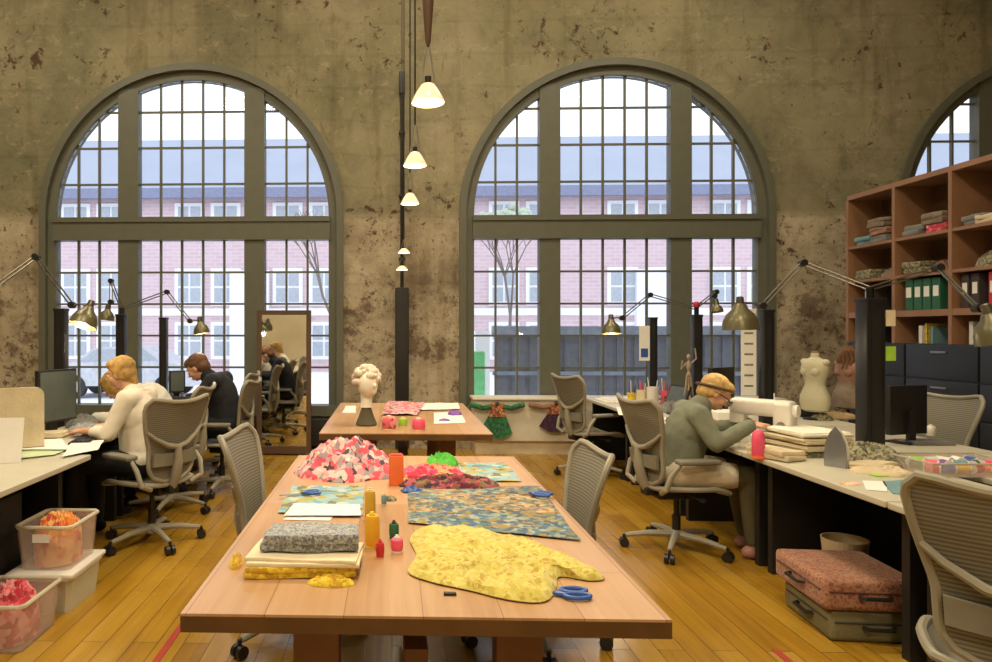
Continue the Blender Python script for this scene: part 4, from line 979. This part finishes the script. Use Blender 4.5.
# sheet hanging by post 2 and pinned papers
e = thing('wall_chart', 'tall white printed sheet hung on the black post by the large lamp', 'chart', (2.90, 5.66, .98))
MB().box(-.085, .035, -.002, .002, 0, .70).build('sheet', 'paper', e, smooth=False)
for k in range(7): MB().box(-.06, .01, -.004, -.002, .07+k*.085, .085+k*.085).build('printed_line', 'grey_cloth', e, smooth=False)
e = thing('pinned_paper', 'blue-white notes pinned beside the thin post behind the pen jars', 'paper', (2.92, 8.0, 1.14))
MB().box(-.09, .03, -.002, .002, .02, .42).build('sheet', 'paper', e, smooth=False); MB().box(-.07, .01, -.004, -.002, .06, .16).build('picture', 'blue', e, smooth=False)
tag(MB().lathe([(.028,0),(.033,.02),(.03,.04),(.015,.055)], n=16).build('pin_cushion', 'red', loc=(3.0, 6.9, 1.735)), 'red pincushion on top of the black post behind the sewing woman', 'pincushion')
# small dressed figure hanging from the lamp: a bundle of ribbons
# articulated wooden hand / branch on the desk next to post 3
e = thing('wooden_mannequin', 'pale wooden artist figure with raised arms beside the black post behind the sewing woman', 'figure', (2.86, 6.75, RZ))
MB().lathe([(.055,0),(.055,.02),(.012,.03),(.010,.30)], n=16).build('stand', 'box_card', e)
b = MB(); b.ell((0,0,.50), (.032,.025,.055), 12); b.ell((0,0,.40), (.028,.022,.03), 12); b.cyl((0,0,.40), (0,0,.5), .012); b.cyl((0,0,.3), (0,0,.4), .01)
b.ell((0,0,.60), (.022,.022,.032), 12); b.cyl((0,0,.55), (0,0,.59), .01)
for q in (-1, 1):
    b.tube([(q*.03,0,.53), (q*.085,0,.58 if q > 0 else .46), (q*.07,0,.70 if q > 0 else .56)], [.012,.010,.008], 8)
    b.tube([(q*.018,0,.39), (q*.03,0,.28), (q*.05,0,.16)], [.013,.011,.008], 8)
b.build('figure', 'dim_wood', e); e.scale = (.85,.85,.85)
# pens and jars
def jar(label, x, y, r, h, m_, pens):
    e = thing('pen_jar', label, 'jar', (x, y, RZ)); MB().lathe([(r*.9,0),(r,.01),(r,h),(r*.9,h),(r*.88,.015)], n=20).build('cup', m_, e)
    rnd = random.Random(int(x*100))
    for k, pm in enumerate(pens):
        a = 2*PI*k/len(pens); MB().cyl((r*.4*math.cos(a), r*.4*math.sin(a), .02), (r*.85*math.cos(a), r*.85*math.sin(a), h+.07+.03*(k % 3)), .005, n=6).build('pen', pm, e)
for i, (px, py, r, h, m_, pens, l) in enumerate(((622, 403, .045, .11, 'mustard', ('black_plastic','blue','cream'), 'mustard jar of pens at the left end of the row'), (632, 402, .05, .13, 'cream', ('cream','pink','olive_metal','red'), 'cream jar of brushes next to the mustard jar'),
        (643, 403, .06, .17, 'white_plastic', ('white_plastic','paper'), 'large white jar in the middle of the row'), (656, 403, .05, .13, 'pink', ('red','orange','cream','purple'), 'pink jar of coloured pens right of the large white one'))):
    p = R_(px, py); jar(l, p.x+.1, p.y, r, h, m_, pens)
e = thing('desk_paper_stack', 'white papers heaped on the corner of the far right desk', 'papers', (2.5, 7.6, RZ)); MB().box(-.25,.2,-.25,.2,0,.012,bev=.003).build('lower_sheets', 'paper', e)
MB().box(-.18,.22,-.2,.24,.012,.022,bev=.003).build('upper_sheets', 'paper', e)
def laptop(label, x, y, z, rz):
    e = thing('laptop', label, 'laptop', (x, y, z), rz); MB().box(-.11, .11, -.16, .16, 0, .016, bev=.004).build('keyboard_base', 'dark_metal', e)
    mx = Matrix.Translation((.11, 0, .016)) @ Matrix.Rotation(math.radians(22), 4, 'Y')
    MB().box(-.006, .006, -.16, .16, 0, .22, mx).build('lid', 'dark_metal', e, smooth=False); MB().box(-.008, -.006, -.145, .145, .015, .205, mx).build('screen', 'screen_dark', e, smooth=False)
laptop('open dark laptop on the desk left of the sewing woman', 2.62, 6.25, RZ, 0)
p = R_(655, 420); e = thing('desk_telephone', 'black desk telephone behind the woman in green', 'telephone', (2.5, 5.85, RZ), .3)
MB().prism([(-.10,0),(.10,0),(.10,.05),(-.10,.02)], -.08, .08).build('body', 'black_plastic', e); MB().tube([(-.07,-.06,.05),(-.02,-.06,.065),(.05,-.06,.075),(.09,-.06,.07)], [.02,.012,.012,.02], 8).build('handset', 'black_plastic', e)
folded('folded_cloth', 'olive folded cloth on the desk just behind the sewing woman', 'cloth', (2.36, 5.75, RZ), .1, .14, .2, .035, 'olive_print', 2, seed=77)
laptop('slanting dark laptop beside the pen jars', 2.66, 6.85, RZ, .2)

for i, (nm, l, x, y, rx, ry, h, m_) in enumerate((
  ('crumpled_cloth', 'pale crumpled cloth on the desk behind the cream stack', 2.78, 4.86, .12, .12, .09, 'foam_white'),
  ('crumpled_cloth', 'whitish rumpled cloth under the sewing machine needle', 2.42, 4.62, .13, .10, .035, 'foam_white'),
  ('crumpled_cloth', 'pale green rumpled cloth on the desk beyond the sewing machine', 2.55, 5.18, .12, .10, .05, 'green_paper'),
  ('fabric_bag', 'dark grey slumped bag among the things left of the sewing woman', 2.62, 6.55, .11, .10, .12, 'grey_cloth'),
  ('fabric_bag', 'small wine-coloured bag on the desk beyond the grey one', 2.80, 7.05, .09, .09, .13, 'wine'),
  ('crumpled_cloth', 'buff cloth lying on the desk between the post and the thread tray', 2.62, 3.78, .14, .11, .05, 'cream2'),
  ('crumpled_cloth', 'dark green cloth at the left end of the thread tray', 2.64, 3.50, .07, .07, .05, 'olive_print'))):
    heap(nm, l, 'cloth' if 'cloth' in nm else 'bag', (x, y, RZ), rx, ry, h, m_, 140+i, 3, .5, spread=.25, n=(40, 14))
for i, (l, q) in enumerate((('white sheet of paper on the far right desk in front of the pen jars', ((612,415),(640,417),(634,408),(610,407))), ('white sheet of paper on the desk just left of the woman in green', ((646,425),(668,428),(662,418),(642,416))))):
    sheet('paper_sheet', l, 'paper', [(R_(*k).x+.06, R_(*k).y) for k in q], RZ, 'paper', 0, 150+i)
# ------------------------------------------------------------------ left desk contents
LZ = DZ+.0005
e = thing('desk_screen', 'low beige fabric partition with rounded corner at the left edge', 'partition', (0, 0, LZ))
pa, pb = atY(-30, 436, 4.15), atY(44, 436, 4.38)
dirv = (Vector((pb.x, pb.y, 0))-Vector((pa.x, pa.y, 0))); Ln = dirv.length; e.location = (pa.x, pa.y, LZ); e.rotation_euler.z = math.atan2(dirv.y, dirv.x)
H_ = .40; MB().prism([(0,0),(Ln,0)]+[(Ln-.05+.05*math.cos(a), H_-.05+.05*math.sin(a)) for a in (0,.4,.8,1.2,PI/2)]+[(0,H_)], -.015, .015).build('panel', 'cream2', e)
MB().box(0, Ln, -.018, .018, 0, .02).build('bottom_rail', 'dark_metal', e, smooth=False)
p = atY(8, 440, 3.9); e = thing('propped_paper', 'white sheet of card propped up on the desk at the left edge', 'paper', (p.x, p.y, LZ), .15)
MB().box(-.10, .07, -.003, .003, 0, .26, Matrix.Rotation(math.radians(-12), 4, 'X')).build('card', 'paper', e, smooth=False)
p = atY(60, 400, 5.0); monitor('dark computer screen in front of the woman in cream', p.x, 4.95, LZ, math.radians(-16), .38, .38, .10)
p = atY(180, 375, 6.9); monitor('dark computer monitor in front of the man at the window', p.x-.03, 6.9, LZ, math.radians(-60), .16, .22, .14)
p = atY(79, 445, 4.6); e = thing('keyboard', 'dark keyboard on the left desk beside the computer screen', 'keyboard', (-2.12, 4.72, LZ), .2)
MB().box(-.07, .07, -.2, .2, 0, .018, bev=.004).build('case', 'dark_metal', e); m_ = MB()
for a in range(4):
    for b in range(12): m_.box(-.055+a*.028, -.033+a*.028, -.185+b*.031, -.16+b*.031, .018, .023)
m_.build('keys', 'black_plastic', e, smooth=False)
p = R_(68, 428); heap('blue_grey_cloth', 'blue-grey cloth bundle on the desk below the computer screen', 'cloth', (-2.30, 5.1, LZ), .12, .16, .08, 'grey_print', 101)
p = R_(88, 420); heap('dark_rose_cloth', 'dark grey cloth heap behind the keyboard', 'cloth', (-2.45, 5.40, LZ), .12, .14, .11, 'grey_cloth', 102)
L_ = lambda px, py: (atZ(px, py, LZ).x, atZ(px, py, LZ).y)
sheet('green_paper', 'pale green papers lying at the front of the left desk', 'paper', [L_(*q) for q in ((0,462),(55,456),(75,446),(0,450))], LZ, 'green_paper', .004, 110)
sheet('paper_sheet', 'large white sheet on top of the green papers', 'paper', [L_(*q) for q in ((10,452),(70,452),(62,441),(8,443))], LZ+.014, 'paper', 0, 111, .002)
sheet('paper_sheet', 'white sheet with an orange edge nearest the hand of the woman in cream', 'paper', [L_(*q) for q in ((62,459),(98,452),(104,442),(72,444))], LZ+.013, 'paper', 0, 112, .001)
sheet('orange_paper', 'small orange paper under the hand of the woman in cream', 'paper', [L_(*q) for q in ((76,438),(100,438),(98,432),(80,432))], LZ, 'orange_print', 0, 113, .002)
p = atZ(45, 438, LZ); folded('folded_cloth', 'cream crumpled cloth in front of the beige partition', 'cloth', (p.x, p.y+.03, LZ), .1, .26, .16, .035, 'cream', 2, seed=78)

# ------------------------------------------------------------------ storage tubs
def tub(label, x0, x1, y0, y1, z, h, m_, rimm, lid=False, tagl=False):
    e = thing('storage_tub', label, 'tub', ((x0+x1)/2, (y0+y1)/2, z)); a, b = (x1-x0)/2, (y1-y0)/2; m_b = MB(); k = .86; t_ = .006
    def ring(sx, sy, zz): return [m_b.bm.verts.new((sx*cx_, sy*cy_, zz)) for cx_, cy_ in ((-1,-.86),(-.86,-1),(.86,-1),(1,-.86),(1,.86),(.86,1),(-.86,1),(-1,.86))]
    rs = [ring(a*k*.1, b*k*.1, 0), ring(a*k, b*k, 0), ring(a*.97, b*.97, h-.01), ring(a*.97-t_, b*.97-t_, h-.01), ring(a*k-t_, b*k-t_, t_), ring(a*k*.1, b*k*.1, t_)]
    for A, B in zip(rs, rs[1:]):
        for i in range(8): m_b.bm.faces.new((A[i], A[(i+1) % 8], B[(i+1) % 8], B[i]))
    m_b.bm.faces.new(rs[0]); m_b.bm.faces.new(rs[-1]); m_b.build('tub_body', m_, e, smooth=False)
    pts = [(sx*a*.98, sy*b*.98, h-.012) for sx, sy in ((-1,-.86),(-.86,-1),(.86,-1),(1,-.86),(1,.86),(.86,1),(-.86,1),(-1,.86))]
    MB().tube(pts, .011, 8, closed=True).build('rim', rimm, e)
    if lid: MB().box(-a-.012, a+.012, -b-.012, b+.012, h-.006, h+.02, bev=.009).build('lid', 'white_plastic', e)
    if tagl: MB().box(-.055, .035, -b*.94-.004, -b*.94-.001, h*.62, h*.80, ).build('paper_label', 'paper', e, smooth=False)
tub('cream-green storage tub with a white lid, bottom of the stack', -2.03, -1.69, 3.58, 3.99, 0, .20, 'tub_cream', 'white_plastic', True)
tub('clear tub of orange cloth standing on the white-lidded tub', -2.01, -1.70, 3.60, 3.97, .222, .245, 'tub_clear', 'tub_cream', False, True)
tub('clear tub of red cloth on the floor at the left edge', -2.05, -1.70, 3.12, 3.52, 0, .235, 'tub_clear', 'tub_cream')
heap('orange_cloth_bundle', 'orange patterned cloth filling the upper tub', 'cloth', (-1.855, 3.785, .232), .120, .146, .275, 'orange_print', 121, 3, .3, spread=.03, flat=.2)
heap('red_cloth_bundle', 'red and pink cloth filling the tub at the left edge', 'cloth', (-1.875, 3.32, .010), .134, .158, .275, 'red_print', 122, 3, .3, spread=.04, flat=.22)
heap('olive_cloth_bundle', 'olive and cream cloth inside the lidded tub', 'cloth', (-1.86, 3.785, .010), .135, .165, .17, 'olive_print', 123, 3, .3, spread=.04, flat=.2)

# ------------------------------------------------------------------ suitcases
def suitcase(label, x0, x1, y0, y1, z, h, m_, edge):
    e = thing('suitcase', label, 'suitcase', ((x0+x1)/2, (y0+y1)/2, z), math.radians(-4)); a, b = (x1-x0)/2, (y1-y0)/2
    MB().box(-a, a, -b, b, 0, h, bev=.028).build('shell', m_, e)
    for zz in (.012, h-.012, h*.62): 
        r = .95 if zz != h*.62 else 1.0
        MB().tube([(sx*a*r, sy*b*r, zz) for sx, sy in ((-1,-.86),(-.90,-1),(.90,-1),(1,-.86),(1,.86),(.90,1),(-.90,1),(-1,.86))], .005, 6, closed=True).build('piping', edge, e)
    MB().tube([(-a-.004, -.07, h*.5), (-a-.03, -.055, h*.5), (-a-.03, .055, h*.5), (-a-.004, .07, h*.5)], .010, 8).build('handle', 'black_plastic', e)
    MB().tube([(-.07, -b-.004, h*.5), (-.055, -b-.03, h*.5), (.055, -b-.03, h*.5), (.07, -b-.004, h*.5)], .010, 8).build('handle', 'black_plastic', e)
suitcase('olive green suitcase lying on the floor under the desk', 2.13, 2.56, 3.38, 3.84, 0.0, .155, 'suit_olive', 'pattern_dark')
suitcase('pinkish brown patterned suitcase lying on the olive one', 2.09, 2.54, 3.36, 3.86, .157, .15, 'suit_print', 'suit_edge')
e = thing('waste_basket', 'small pale waste basket in the shadow under the right desk', 'basket', (2.62, 4.08, 0)); MB().lathe([(.09,0),(.12,.30),(.114,.30),(.085,.01)], n=20).build('bin_body', 'cream2', e)

# ------------------------------------------------------------------ doll dresses on the bench
def dress(label, px, py, skirt, sleeve, w_, h_):
    p = atY(px, py, 8.37); e = thing('doll_dress', label, 'dress', (p.x, 8.38, p.z))
    def th(o, k=.012): return o
    W, Hh = w_/2, h_
    MB().prism([(-W*.22, 0), (-W*.30, -Hh*.33), (-W*.62, -Hh*.80), (-W*.25, -Hh*.98), (W*.2, -Hh), (W*.55, -Hh*.84), (W*.30, -Hh*.33), (W*.22, 0)][1:-1], -.020, .0).build('skirt', skirt, e)
    MB().prism([(-W*.24, Hh*.02), (-W*.30, -Hh*.36), (W*.30, -Hh*.36), (W*.24, Hh*.02), (W*.1, Hh*.04), (0, -Hh*.02), (-W*.1, Hh*.04)], -.026, .0).build('bodice', 'embroid', e)
    for s in (-1, 1):
        MB().tube([(s*W*.20, -.010, -Hh*.07), (s*W*.5, -.012, -Hh*.12), (s*W*.80, -.012, -Hh*.05), (s*W*.98, -.010, -Hh*.02)], [.03,.032,.034,.030], 10).build('sleeve', sleeve, e)
    MB().ell((0, -.02, .0), (.03,.014,.03), 10).build('collar', 'pattern_dark', e)
dress('little green-skirted dress with green sleeves pinned to the bench', 497, 404, 'green_skirt', 'green_skirt', .67, .42)
dress('little plum-skirted dress with brown sleeves pinned to the bench', 556, 404, 'plum_skirt', 'brown_cloth', .66, .34)

# ------------------------------------------------------------------ people
def to_mesh(prims, voxel, smooth=4, deci=.5):
    mb = MB()
    for q in prims:
        if q[0] == 'c': # tapered capsule
            _, a, ra, b, rb = q; a = Vector(a); b = Vector(b); mb.cyl(a, b, ra, rb, 16); mb.ell(a, ra, 14); mb.ell(b, rb, 14)
        else: mb.ell(q[1], q[2], 18, q[3] if len(q) > 3 else None)
    me = bpy.data.meshes.new('t'); mb.bm.to_mesh(me); mb.bm.free(); o = bpy.data.objects.new('t', me); COL.objects.link(o)
    r = o.modifiers.new('r', 'REMESH'); r.mode = 'VOXEL'; r.voxel_size = voxel; r.use_smooth_shade = True
    s = o.modifiers.new('s', 'SMOOTH'); s.iterations = smooth; s.factor = .5
    if deci < 1: d = o.modifiers.new('d', 'DECIMATE'); d.ratio = deci
    dg = bpy.context.evaluated_depsgraph_get(); out = bpy.data.meshes.new_from_object(o.evaluated_get(dg)); bpy.data.objects.remove(o); bpy.data.meshes.remove(me)
    out.shade_smooth(); return out
def add(me, name, m_, parent):
    me.name = name; me.materials.clear(); me.materials.append(M[m_]); o = bpy.data.objects.new(name, me); COL.objects.link(o); o.parent = parent; return o
def creases(me, amp=.011, s=9., seed=2):
    for v in me.vertices:
        p = v.co; a = 1-abs(nz((p.x+p.z*.6, p.y*.7, p.z*.5), s, seed))*2.2; b_ = nz((p.x, p.y, p.z), s*2.2, seed+3)
        v.co = p+v.normal*(amp*(.75*a+.35*b_)*.8)
    return me
def frame(f, u):
    f = Vector(f).normalized(); l = Vector(u).cross(f).normalized(); u = f.cross(l); return f, l, u
def person(label, loc, rz, J, top, bottom, shoe, hair, glasses=False, band=False, s=1.0, skirt=None):
    e = thing('person', label, 'person', loc, rz)
    V = lambda k: Vector(J[k])
    pel, ch, nk, hc = V('pelvis'), V('chest'), V('neck'), V('head')
    f, l, u = frame(J['face'], J.get('up', (0,0,1)))
    Rm = Matrix((f, l, u)).transposed().to_4x4(); H = lambda a, b, c: hc+f*a+l*b+u*c
    tdir = (ch-pel).normalized()
    Tm = Vector((0,0,1)).rotation_difference(tdir).to_matrix().to_4x4()
    def torso(g):
        mid = (pel+ch)/2; fw = Tm.to_3x3() @ Vector((1,0,0))
        return [('e', pel, (.115+g, .155+g, .11+g), Tm), ('e', mid, (.10+g, .125+g, .15+g), Tm), ('e', ch, (.115+g, .155+g, .15+g), Tm), ('e', ch+fw*.04-tdir*.02, (.085+g, .13+g, .10+g), Tm),
                ('c', V('shL'), .05+g, V('shR'), .05+g), ('c', ch+tdir*.05, .07+g, nk, .052+g)]
    def arm(S, g, cut=1.):
        a, b, c = V('sh'+S), V('el'+S), V('ha'+S); c = b+(c-b)*cut
        return [('c', a, .050+g, a+(b-a)*.5, .044+g), ('c', a+(b-a)*.5, .044+g, b, .036+g), ('c', b, .036+g, b+(c-b)*.4, .035+g), ('c', b+(c-b)*.4, .035+g, c, .025+g)]
    def hand(S):
        w_, el = V('ha'+S), V('el'+S); d = (w_-el).normalized(); hd_ = Vector(J.get('hd'+S, d)).normalized(); side = Vector((0,0,1)).cross(hd_).normalized()*(1 if S == 'L' else -1); dn = hd_.cross(side).normalized()
        if dn.z > 0: dn = -dn
        pm = w_+hd_*.045; mx = Matrix((hd_, side, -dn)).transposed().to_4x4(); out = [('c', w_, .025, w_+hd_*.02, .022), ('e', pm, (.046, .040, .016), mx)]
        for i, (o_, ln) in enumerate(((-.030, .062), (-.010, .074), (.010, .069), (.029, .054))):   # index nearest the thumb
            a = w_+hd_*.078-side*o_*1.0; b = a+hd_*ln*.45+dn*.006; c = b+(hd_*.75+dn*.65).normalized()*ln*.33; dd = c+(hd_*.35+dn*.95).normalized()*ln*.27
            out += [('c', a-hd_*.02, .0095, b, .0088), ('c', b, .0088, c, .0080), ('c', c, .0080, dd, .0070)]
        t0 = w_+hd_*.02+side*.026; t1 = t0+(hd_*.6+side*.7).normalized()*.035+dn*.006; t2 = t1+(hd_*.9+side*.15).normalized()*.030+dn*.006
        return out+[('c', t0, .013, t1, .0105), ('c', t1, .0105, t2, .0085)]
    def leg(S, g, cut=1.):
        hp, kn, an = V('hip'+S), V('kn'+S), V('an'+S); an2 = kn+(an-kn)*cut
        return [('c', hp, .088+g, kn, .056+g), ('c', kn, .056+g, kn+(an-kn)*.35, .054+g), ('c', kn+(an-kn)*.35, .054+g, an2, (.034 if cut == 1 else .036)+g)]
    head = [('e', H(-.012,0,.022), (.092,.074,.090), Rm), ('e', H(.012,0,-.03), (.070,.060,.075), Rm), ('e', H(.050,0,-.075), (.026,.030,.022), Rm), ('e', H(.070,0,.030), (.022,.050,.018), Rm),
            ('c', H(.082,0,.010), .008, H(.100,0,-.024), .012), ('e', H(.078,0,-.052), (.014,.024,.008), Rm), ('e', H(.078,0,-.064), (.012,.020,.007), Rm),
            ('e', H(.052,.035,-.025), (.028,.022,.026), Rm), ('e', H(.052,-.035,-.025), (.028,.022,.026), Rm), ('c', nk-tdir*.03, .052, H(-.02,0,-.05), .050)]
    for q in (-1, 1): head.append(('e', H(-.005, q*.075, -.008), (.018,.010,.030), Rm))
    body = torso(0)+arm('L',0)+arm('R',0)+hand('L')+hand('R')+leg('L',0)+leg('R',0)+head
    for S in 'LR':
        an = V('an'+S); fd = Vector(J.get('ft', (1,0,0))).normalized(); body.append(('c', an-Vector((0,0,.02)), .032, an+fd*.10-Vector((0,0,.035)), .026))
    add(to_mesh(body, .0065, 3, .35), 'body', 'skin', e)
    sl = J.get('sleeve', .97)
    add(creases(to_mesh(torso(.018)+[('c', pel+tdir*.02, .148, ch, .142)]+arm('L',.016,sl)+arm('R',.016,sl), .010, 9, .7)), 'top', top, e)
    add(to_mesh([('e', pel-tdir*.03, (.130,.172,.105), Tm)]+leg('L',.016,J.get('leg',.95))+leg('R',.016,J.get('leg',.95)), .010, 6, .5), 'trousers', bottom, e)
    for S in 'LR':
        an = V('an'+S); a0 = Vector((an.x, an.y, an.z-.045)); add(to_mesh([('c', a0-fd*.035, .040, a0+fd*.06, .040), ('c', a0+fd*.06, .040, a0+fd*.17-Vector((0,0,.008)), .031), ('c', a0, .042, an, .040)], .008, 3, .5), 'shoe', shoe, e)
    eye = MB()
    for q in (-1, 1):
        MB().ell(H(.074, q*.030, .006), (.011,.013,.009), 12, Rm).build('eye', 'paper', e); MB().ell(H(.082, q*.030, .005), (.0055,.006,.006), 10, Rm).build('iris', 'eye', e)
        MB().tube([H(.083, q*.048, .026), H(.090, q*.030, .031), H(.088, q*.014, .028)], .0035, 6).build('eyebrow', hair[0], e)
    MB().ell(H(.088,0,-.052), (.006,.022,.004), 10, Rm).ell(H(.086,0,-.062), (.007,.019,.005), 10, Rm).build('lips', 'lips', e)
    hp = [('e', H(-.030,0,.040), (.098,.084,.088), Rm), ('e', H(.028,0,.078), (.058,.066,.040), Rm), ('e', H(-.055,0,-.010), (.065,.080,.075), Rm)]
    rnd = random.Random(len(label))
    if hair[1] == 'long':
        for q in (-1, 1): hp += [('e', H(-.022, q*.068, .01), (.046,.018,.060), Rm)]
        hp += [('c', H(-.070,0,-.03), .050, H(-.088,.0,-.09), .030), ('c', H(-.088,.0,-.09), .030, H(-.080,.02,-.155), .014)]
    elif hair[1] == 'bob':
        for q in (-1, 1): hp += [('e', H(.0, q*.074, .005), (.062,.024,.075), Rm), ('c', H(-.015, q*.068, -.03), .024, H(.0, q*.064, -.075), .018)]
        hp += [('c', H(-.07,0,-.02), .055, H(-.075,0,-.09), .038)]
    else:
        for q in (-1, 1): hp += [('e', H(-.03, q*.066, .005), (.045,.016,.045), Rm)]
        hp += [('e', H(-.085,0,-.03), (.028,.055,.045), Rm)]
    for k in range(46):
        a = rnd.uniform(0, 2*PI); z = rnd.uniform(.0, 1); rr = math.sqrt(1-z*z); d = Vector((rr*math.cos(a), rr*math.sin(a), z))
        if d.x > .75: continue
        hp.append(('e', H(-.028+d.x*.082, d.y*.070, .040+d.z*.074), (.021,.017,.017), Rm))
    add(to_mesh(hp, .007, 2, .6), 'hair', hair[0], e)
    if band:
        MB().tube([H(-.028+.106*math.cos(a), .092*math.sin(a), .030+.045*math.cos(a)) for a in [2*PI*k/28 for k in range(28)]], .010, 8, closed=True).build('headband', 'dark_brown', e)
    if glasses:
        g = MB()
        for q in (-1, 1):
            g.tube([H(.108, q*.032+.024*math.cos(a), -.002+.017*math.sin(a)) for a in [2*PI*k/16 for k in range(16)]], .0028, 6, closed=True); g.tube([H(.106, q*.056, .004), H(.06, q*.080, .006), H(-.02, q*.084, .0)], .003, 6)
        g.cyl(H(.109,-.008,0), H(.109,.008,0), .0025, n=6); g.build('glasses', 'black_plastic', e)
    e.scale = (s, s, s)
    if skirt: add(to_mesh([('e', pel-tdir*.03, (.140,.185,.11), Tm)]+[('c', V('hip'+S), .118, V('hip'+S).lerp(V('kn'+S), .72), .085) for S in 'LR'], .010, 5, .5), 'skirt', skirt, e)
    return e
# woman in green at the sewing machine (origin on the floor below her hips, +X = facing)
W = (1.93, 4.78, 0)
person('blond person in a grey-green sweater bending over the white sewing machine', W, math.radians(-6), dict(
    pelvis=(0,0,.57), chest=(.10,0,.86), neck=(.17,0,1.00), head=(.265,.0,1.075), face=(.78,-.12,-.62), up=(.6,0,.8),
    shL=(.10,.165,.95), shR=(.10,-.165,.95), elL=(.30,.22,.80), elR=(.19,-.24,.77), haL=(.52,.12,.86), haR=(.42,-.17,.885), hdL=(1,-.3,-.1), hdR=(1,.25,.1),
    hipL=(.02,.09,.55), hipR=(.02,-.09,.55), knL=(.44,.13,.54), knR=(.44,-.12,.54), anL=(.50,.12,.09), anR=(.46,-.12,.09), leg=.93), 'sweater_green', 'olive_trousers', 'shoe_tan', ('blonde', 'short'), True, True, skirt='khaki')
person('golden-haired person in a cream shirt sitting at the left desk, looking down', (-1.80, 4.93, 0), math.radians(172), dict(
    pelvis=(0,0,.58), chest=(.045,0,.90), neck=(.08,0,1.06), head=(.175,0,1.19), face=(.93,0,-.28), up=(.2,0,1),
    shL=(.04,.165,1.02), shR=(.04,-.165,1.02), elL=(.13,.24,.79), elR=(.13,-.25,.79), haL=(.37,.15,.79), haR=(.37,-.15,.79),
    hipL=(.02,.09,.56), hipR=(.02,-.09,.56), knL=(.45,.13,.56), knR=(.45,-.13,.56), anL=(.48,.12,.09), anR=(.44,-.13,.09), sleeve=.55), 'shirt_white', 'black_cloth', 'black_cloth', ('golden', 'long'))
person('stooping golden-haired person in pale grey knit, half hidden behind the one in cream', (-1.82, 5.70, 0), math.radians(176), dict(
    pelvis=(0,0,.58), chest=(.18,0,.91), neck=(.38,0,1.01), head=(.52,0,1.04), face=(.75,0,-.66), up=(.6,0,.8),
    shL=(.24,.165,.99), shR=(.24,-.165,.99), elL=(.36,.25,.79), elR=(.36,-.22,.785), haL=(.60,.16,.79), haR=(.58,-.12,.79),
    hipL=(.02,.09,.56), hipR=(.02,-.09,.56), knL=(.45,.13,.56), knR=(.45,-.13,.56), anL=(.44,.12,.09), anR=(.44,-.13,.09)), 'knit_grey', 'black_cloth', 'black_cloth', ('golden', 'bob'))
person('brown-haired man in a dark jacket sitting at the desk left of the mirror', (-1.54, 6.48, 0), math.radians(176), dict(
    pelvis=(0,0,.58), chest=(.08,0,.86), neck=(.19,0,1.0), head=(.29,0,1.07), face=(.82,0,-.56), up=(.45,0,.9),
    shL=(.09,.20,.97), shR=(.09,-.20,.97), elL=(.22,.26,.79), elR=(.18,-.27,.79), haL=(.46,.16,.79), haR=(.44,-.17,.79),
    hipL=(.02,.09,.56), hipR=(.02,-.09,.56), knL=(.45,.14,.56), knR=(.45,-.14,.56), anL=(.44,.14,.09), anR=(.44,-.14,.09)), 'navy', 'black_cloth', 'black_cloth', ('brown_hair', 'short'), s=1.07)

# ------------------------------------------------------------------ light
W_ = bpy.data.worlds.new('sky'); sc.world = W_; W_.use_nodes = True; wt = W_.node_tree; bg = wt.nodes['Background']
bg.inputs[0].default_value = (.90, .95, 1.0, 1); bg.inputs[1].default_value = 1.85
for c in WC:
    L = bpy.data.lights.new('window_portal', 'AREA'); L.shape = 'RECTANGLE'; L.size = 3.7; L.size_y = 4.4; L.cycles.is_portal = True
    o = bpy.data.objects.new('window_portal', L); COL.objects.link(o); o.location = (c, WY+.3, 2.7); o.rotation_euler = (-PI/2, 0, 0)
def overhead_fill(x, y, e_, s=1.4):  # unseen warm fill lamp added under the ceiling to brighten the room
    L = bpy.data.lights.new('unseen_ceiling_fill', 'AREA'); L.shape = 'DISK'; L.size = s; L.energy = e_; L.color = (1, .84, .60)
    o = bpy.data.objects.new('unseen_ceiling_fill', L); COL.objects.link(o); o.location = (x, y, ZC-.25)
for x, y, e_ in ((-4.5, 5.8, 105), (.3, 5.8, 105), (3.6, 6.2, 70), (-3.5, 1.2, 115), (.3, .8, 140), (3.8, 1.2, 28), (0, -3.5, 170)): overhead_fill(x, y, e_*LK)
GN = dict(desk='cream desks along the two rows', power_post='black power posts', task_lamp='jointed task lamps', ring_binder='binders on the wooden shelf', filing_cabinet='dark filing cabinets', work_table='wooden worktables',
 storage_tub='storage tubs by the left desk', suitcase='suitcases under the desk', doll_dress='doll dresses on the bench', dress_form='dress forms on the desk', folded_cloth='folded cloths', cloth_bundle='cloth bundles', folded_fabric='folded fabrics on the near table',
 thread_cone='thread cones', thread_spool='thread spools on the near table', thread_jar='thread jars on the far table', scissors='scissors on the near table', paper_sheet='loose paper sheets', pen_jar='jars of pens', laptop='laptops', computer_monitor='computer monitors',
 floor_tape='red floor strips', person='people at work', yellow_bow='yellow ends of cloth', purple_scrap='purple scraps', sticky_note='notes on the thick post', paper_pattern='paper pieces on the right desk')
cnt = {}
for o in COL.objects:
    if o.parent is None and o.get('label') and not o.get('kind'): cnt.setdefault(o.name.split('.')[0], []).append(o)
for k, v in cnt.items():
    if len(v) > 1 and k in GN:
        for o in v:
            if not o.get('group'): o['group'] = GN[k]
sc.view_settings.view_transform = 'Standard'; sc.view_settings.look = 'None'; sc.view_settings.gamma = 1; sc.view_settings.exposure = 0.0
sc.view_settings.use_curve_mapping = False
sc.cycles.use_denoising = True; sc.cycles.max_bounces = 8; sc.cycles.transparent_max_bounces = 16; sc.cycles.sample_clamp_indirect = 6
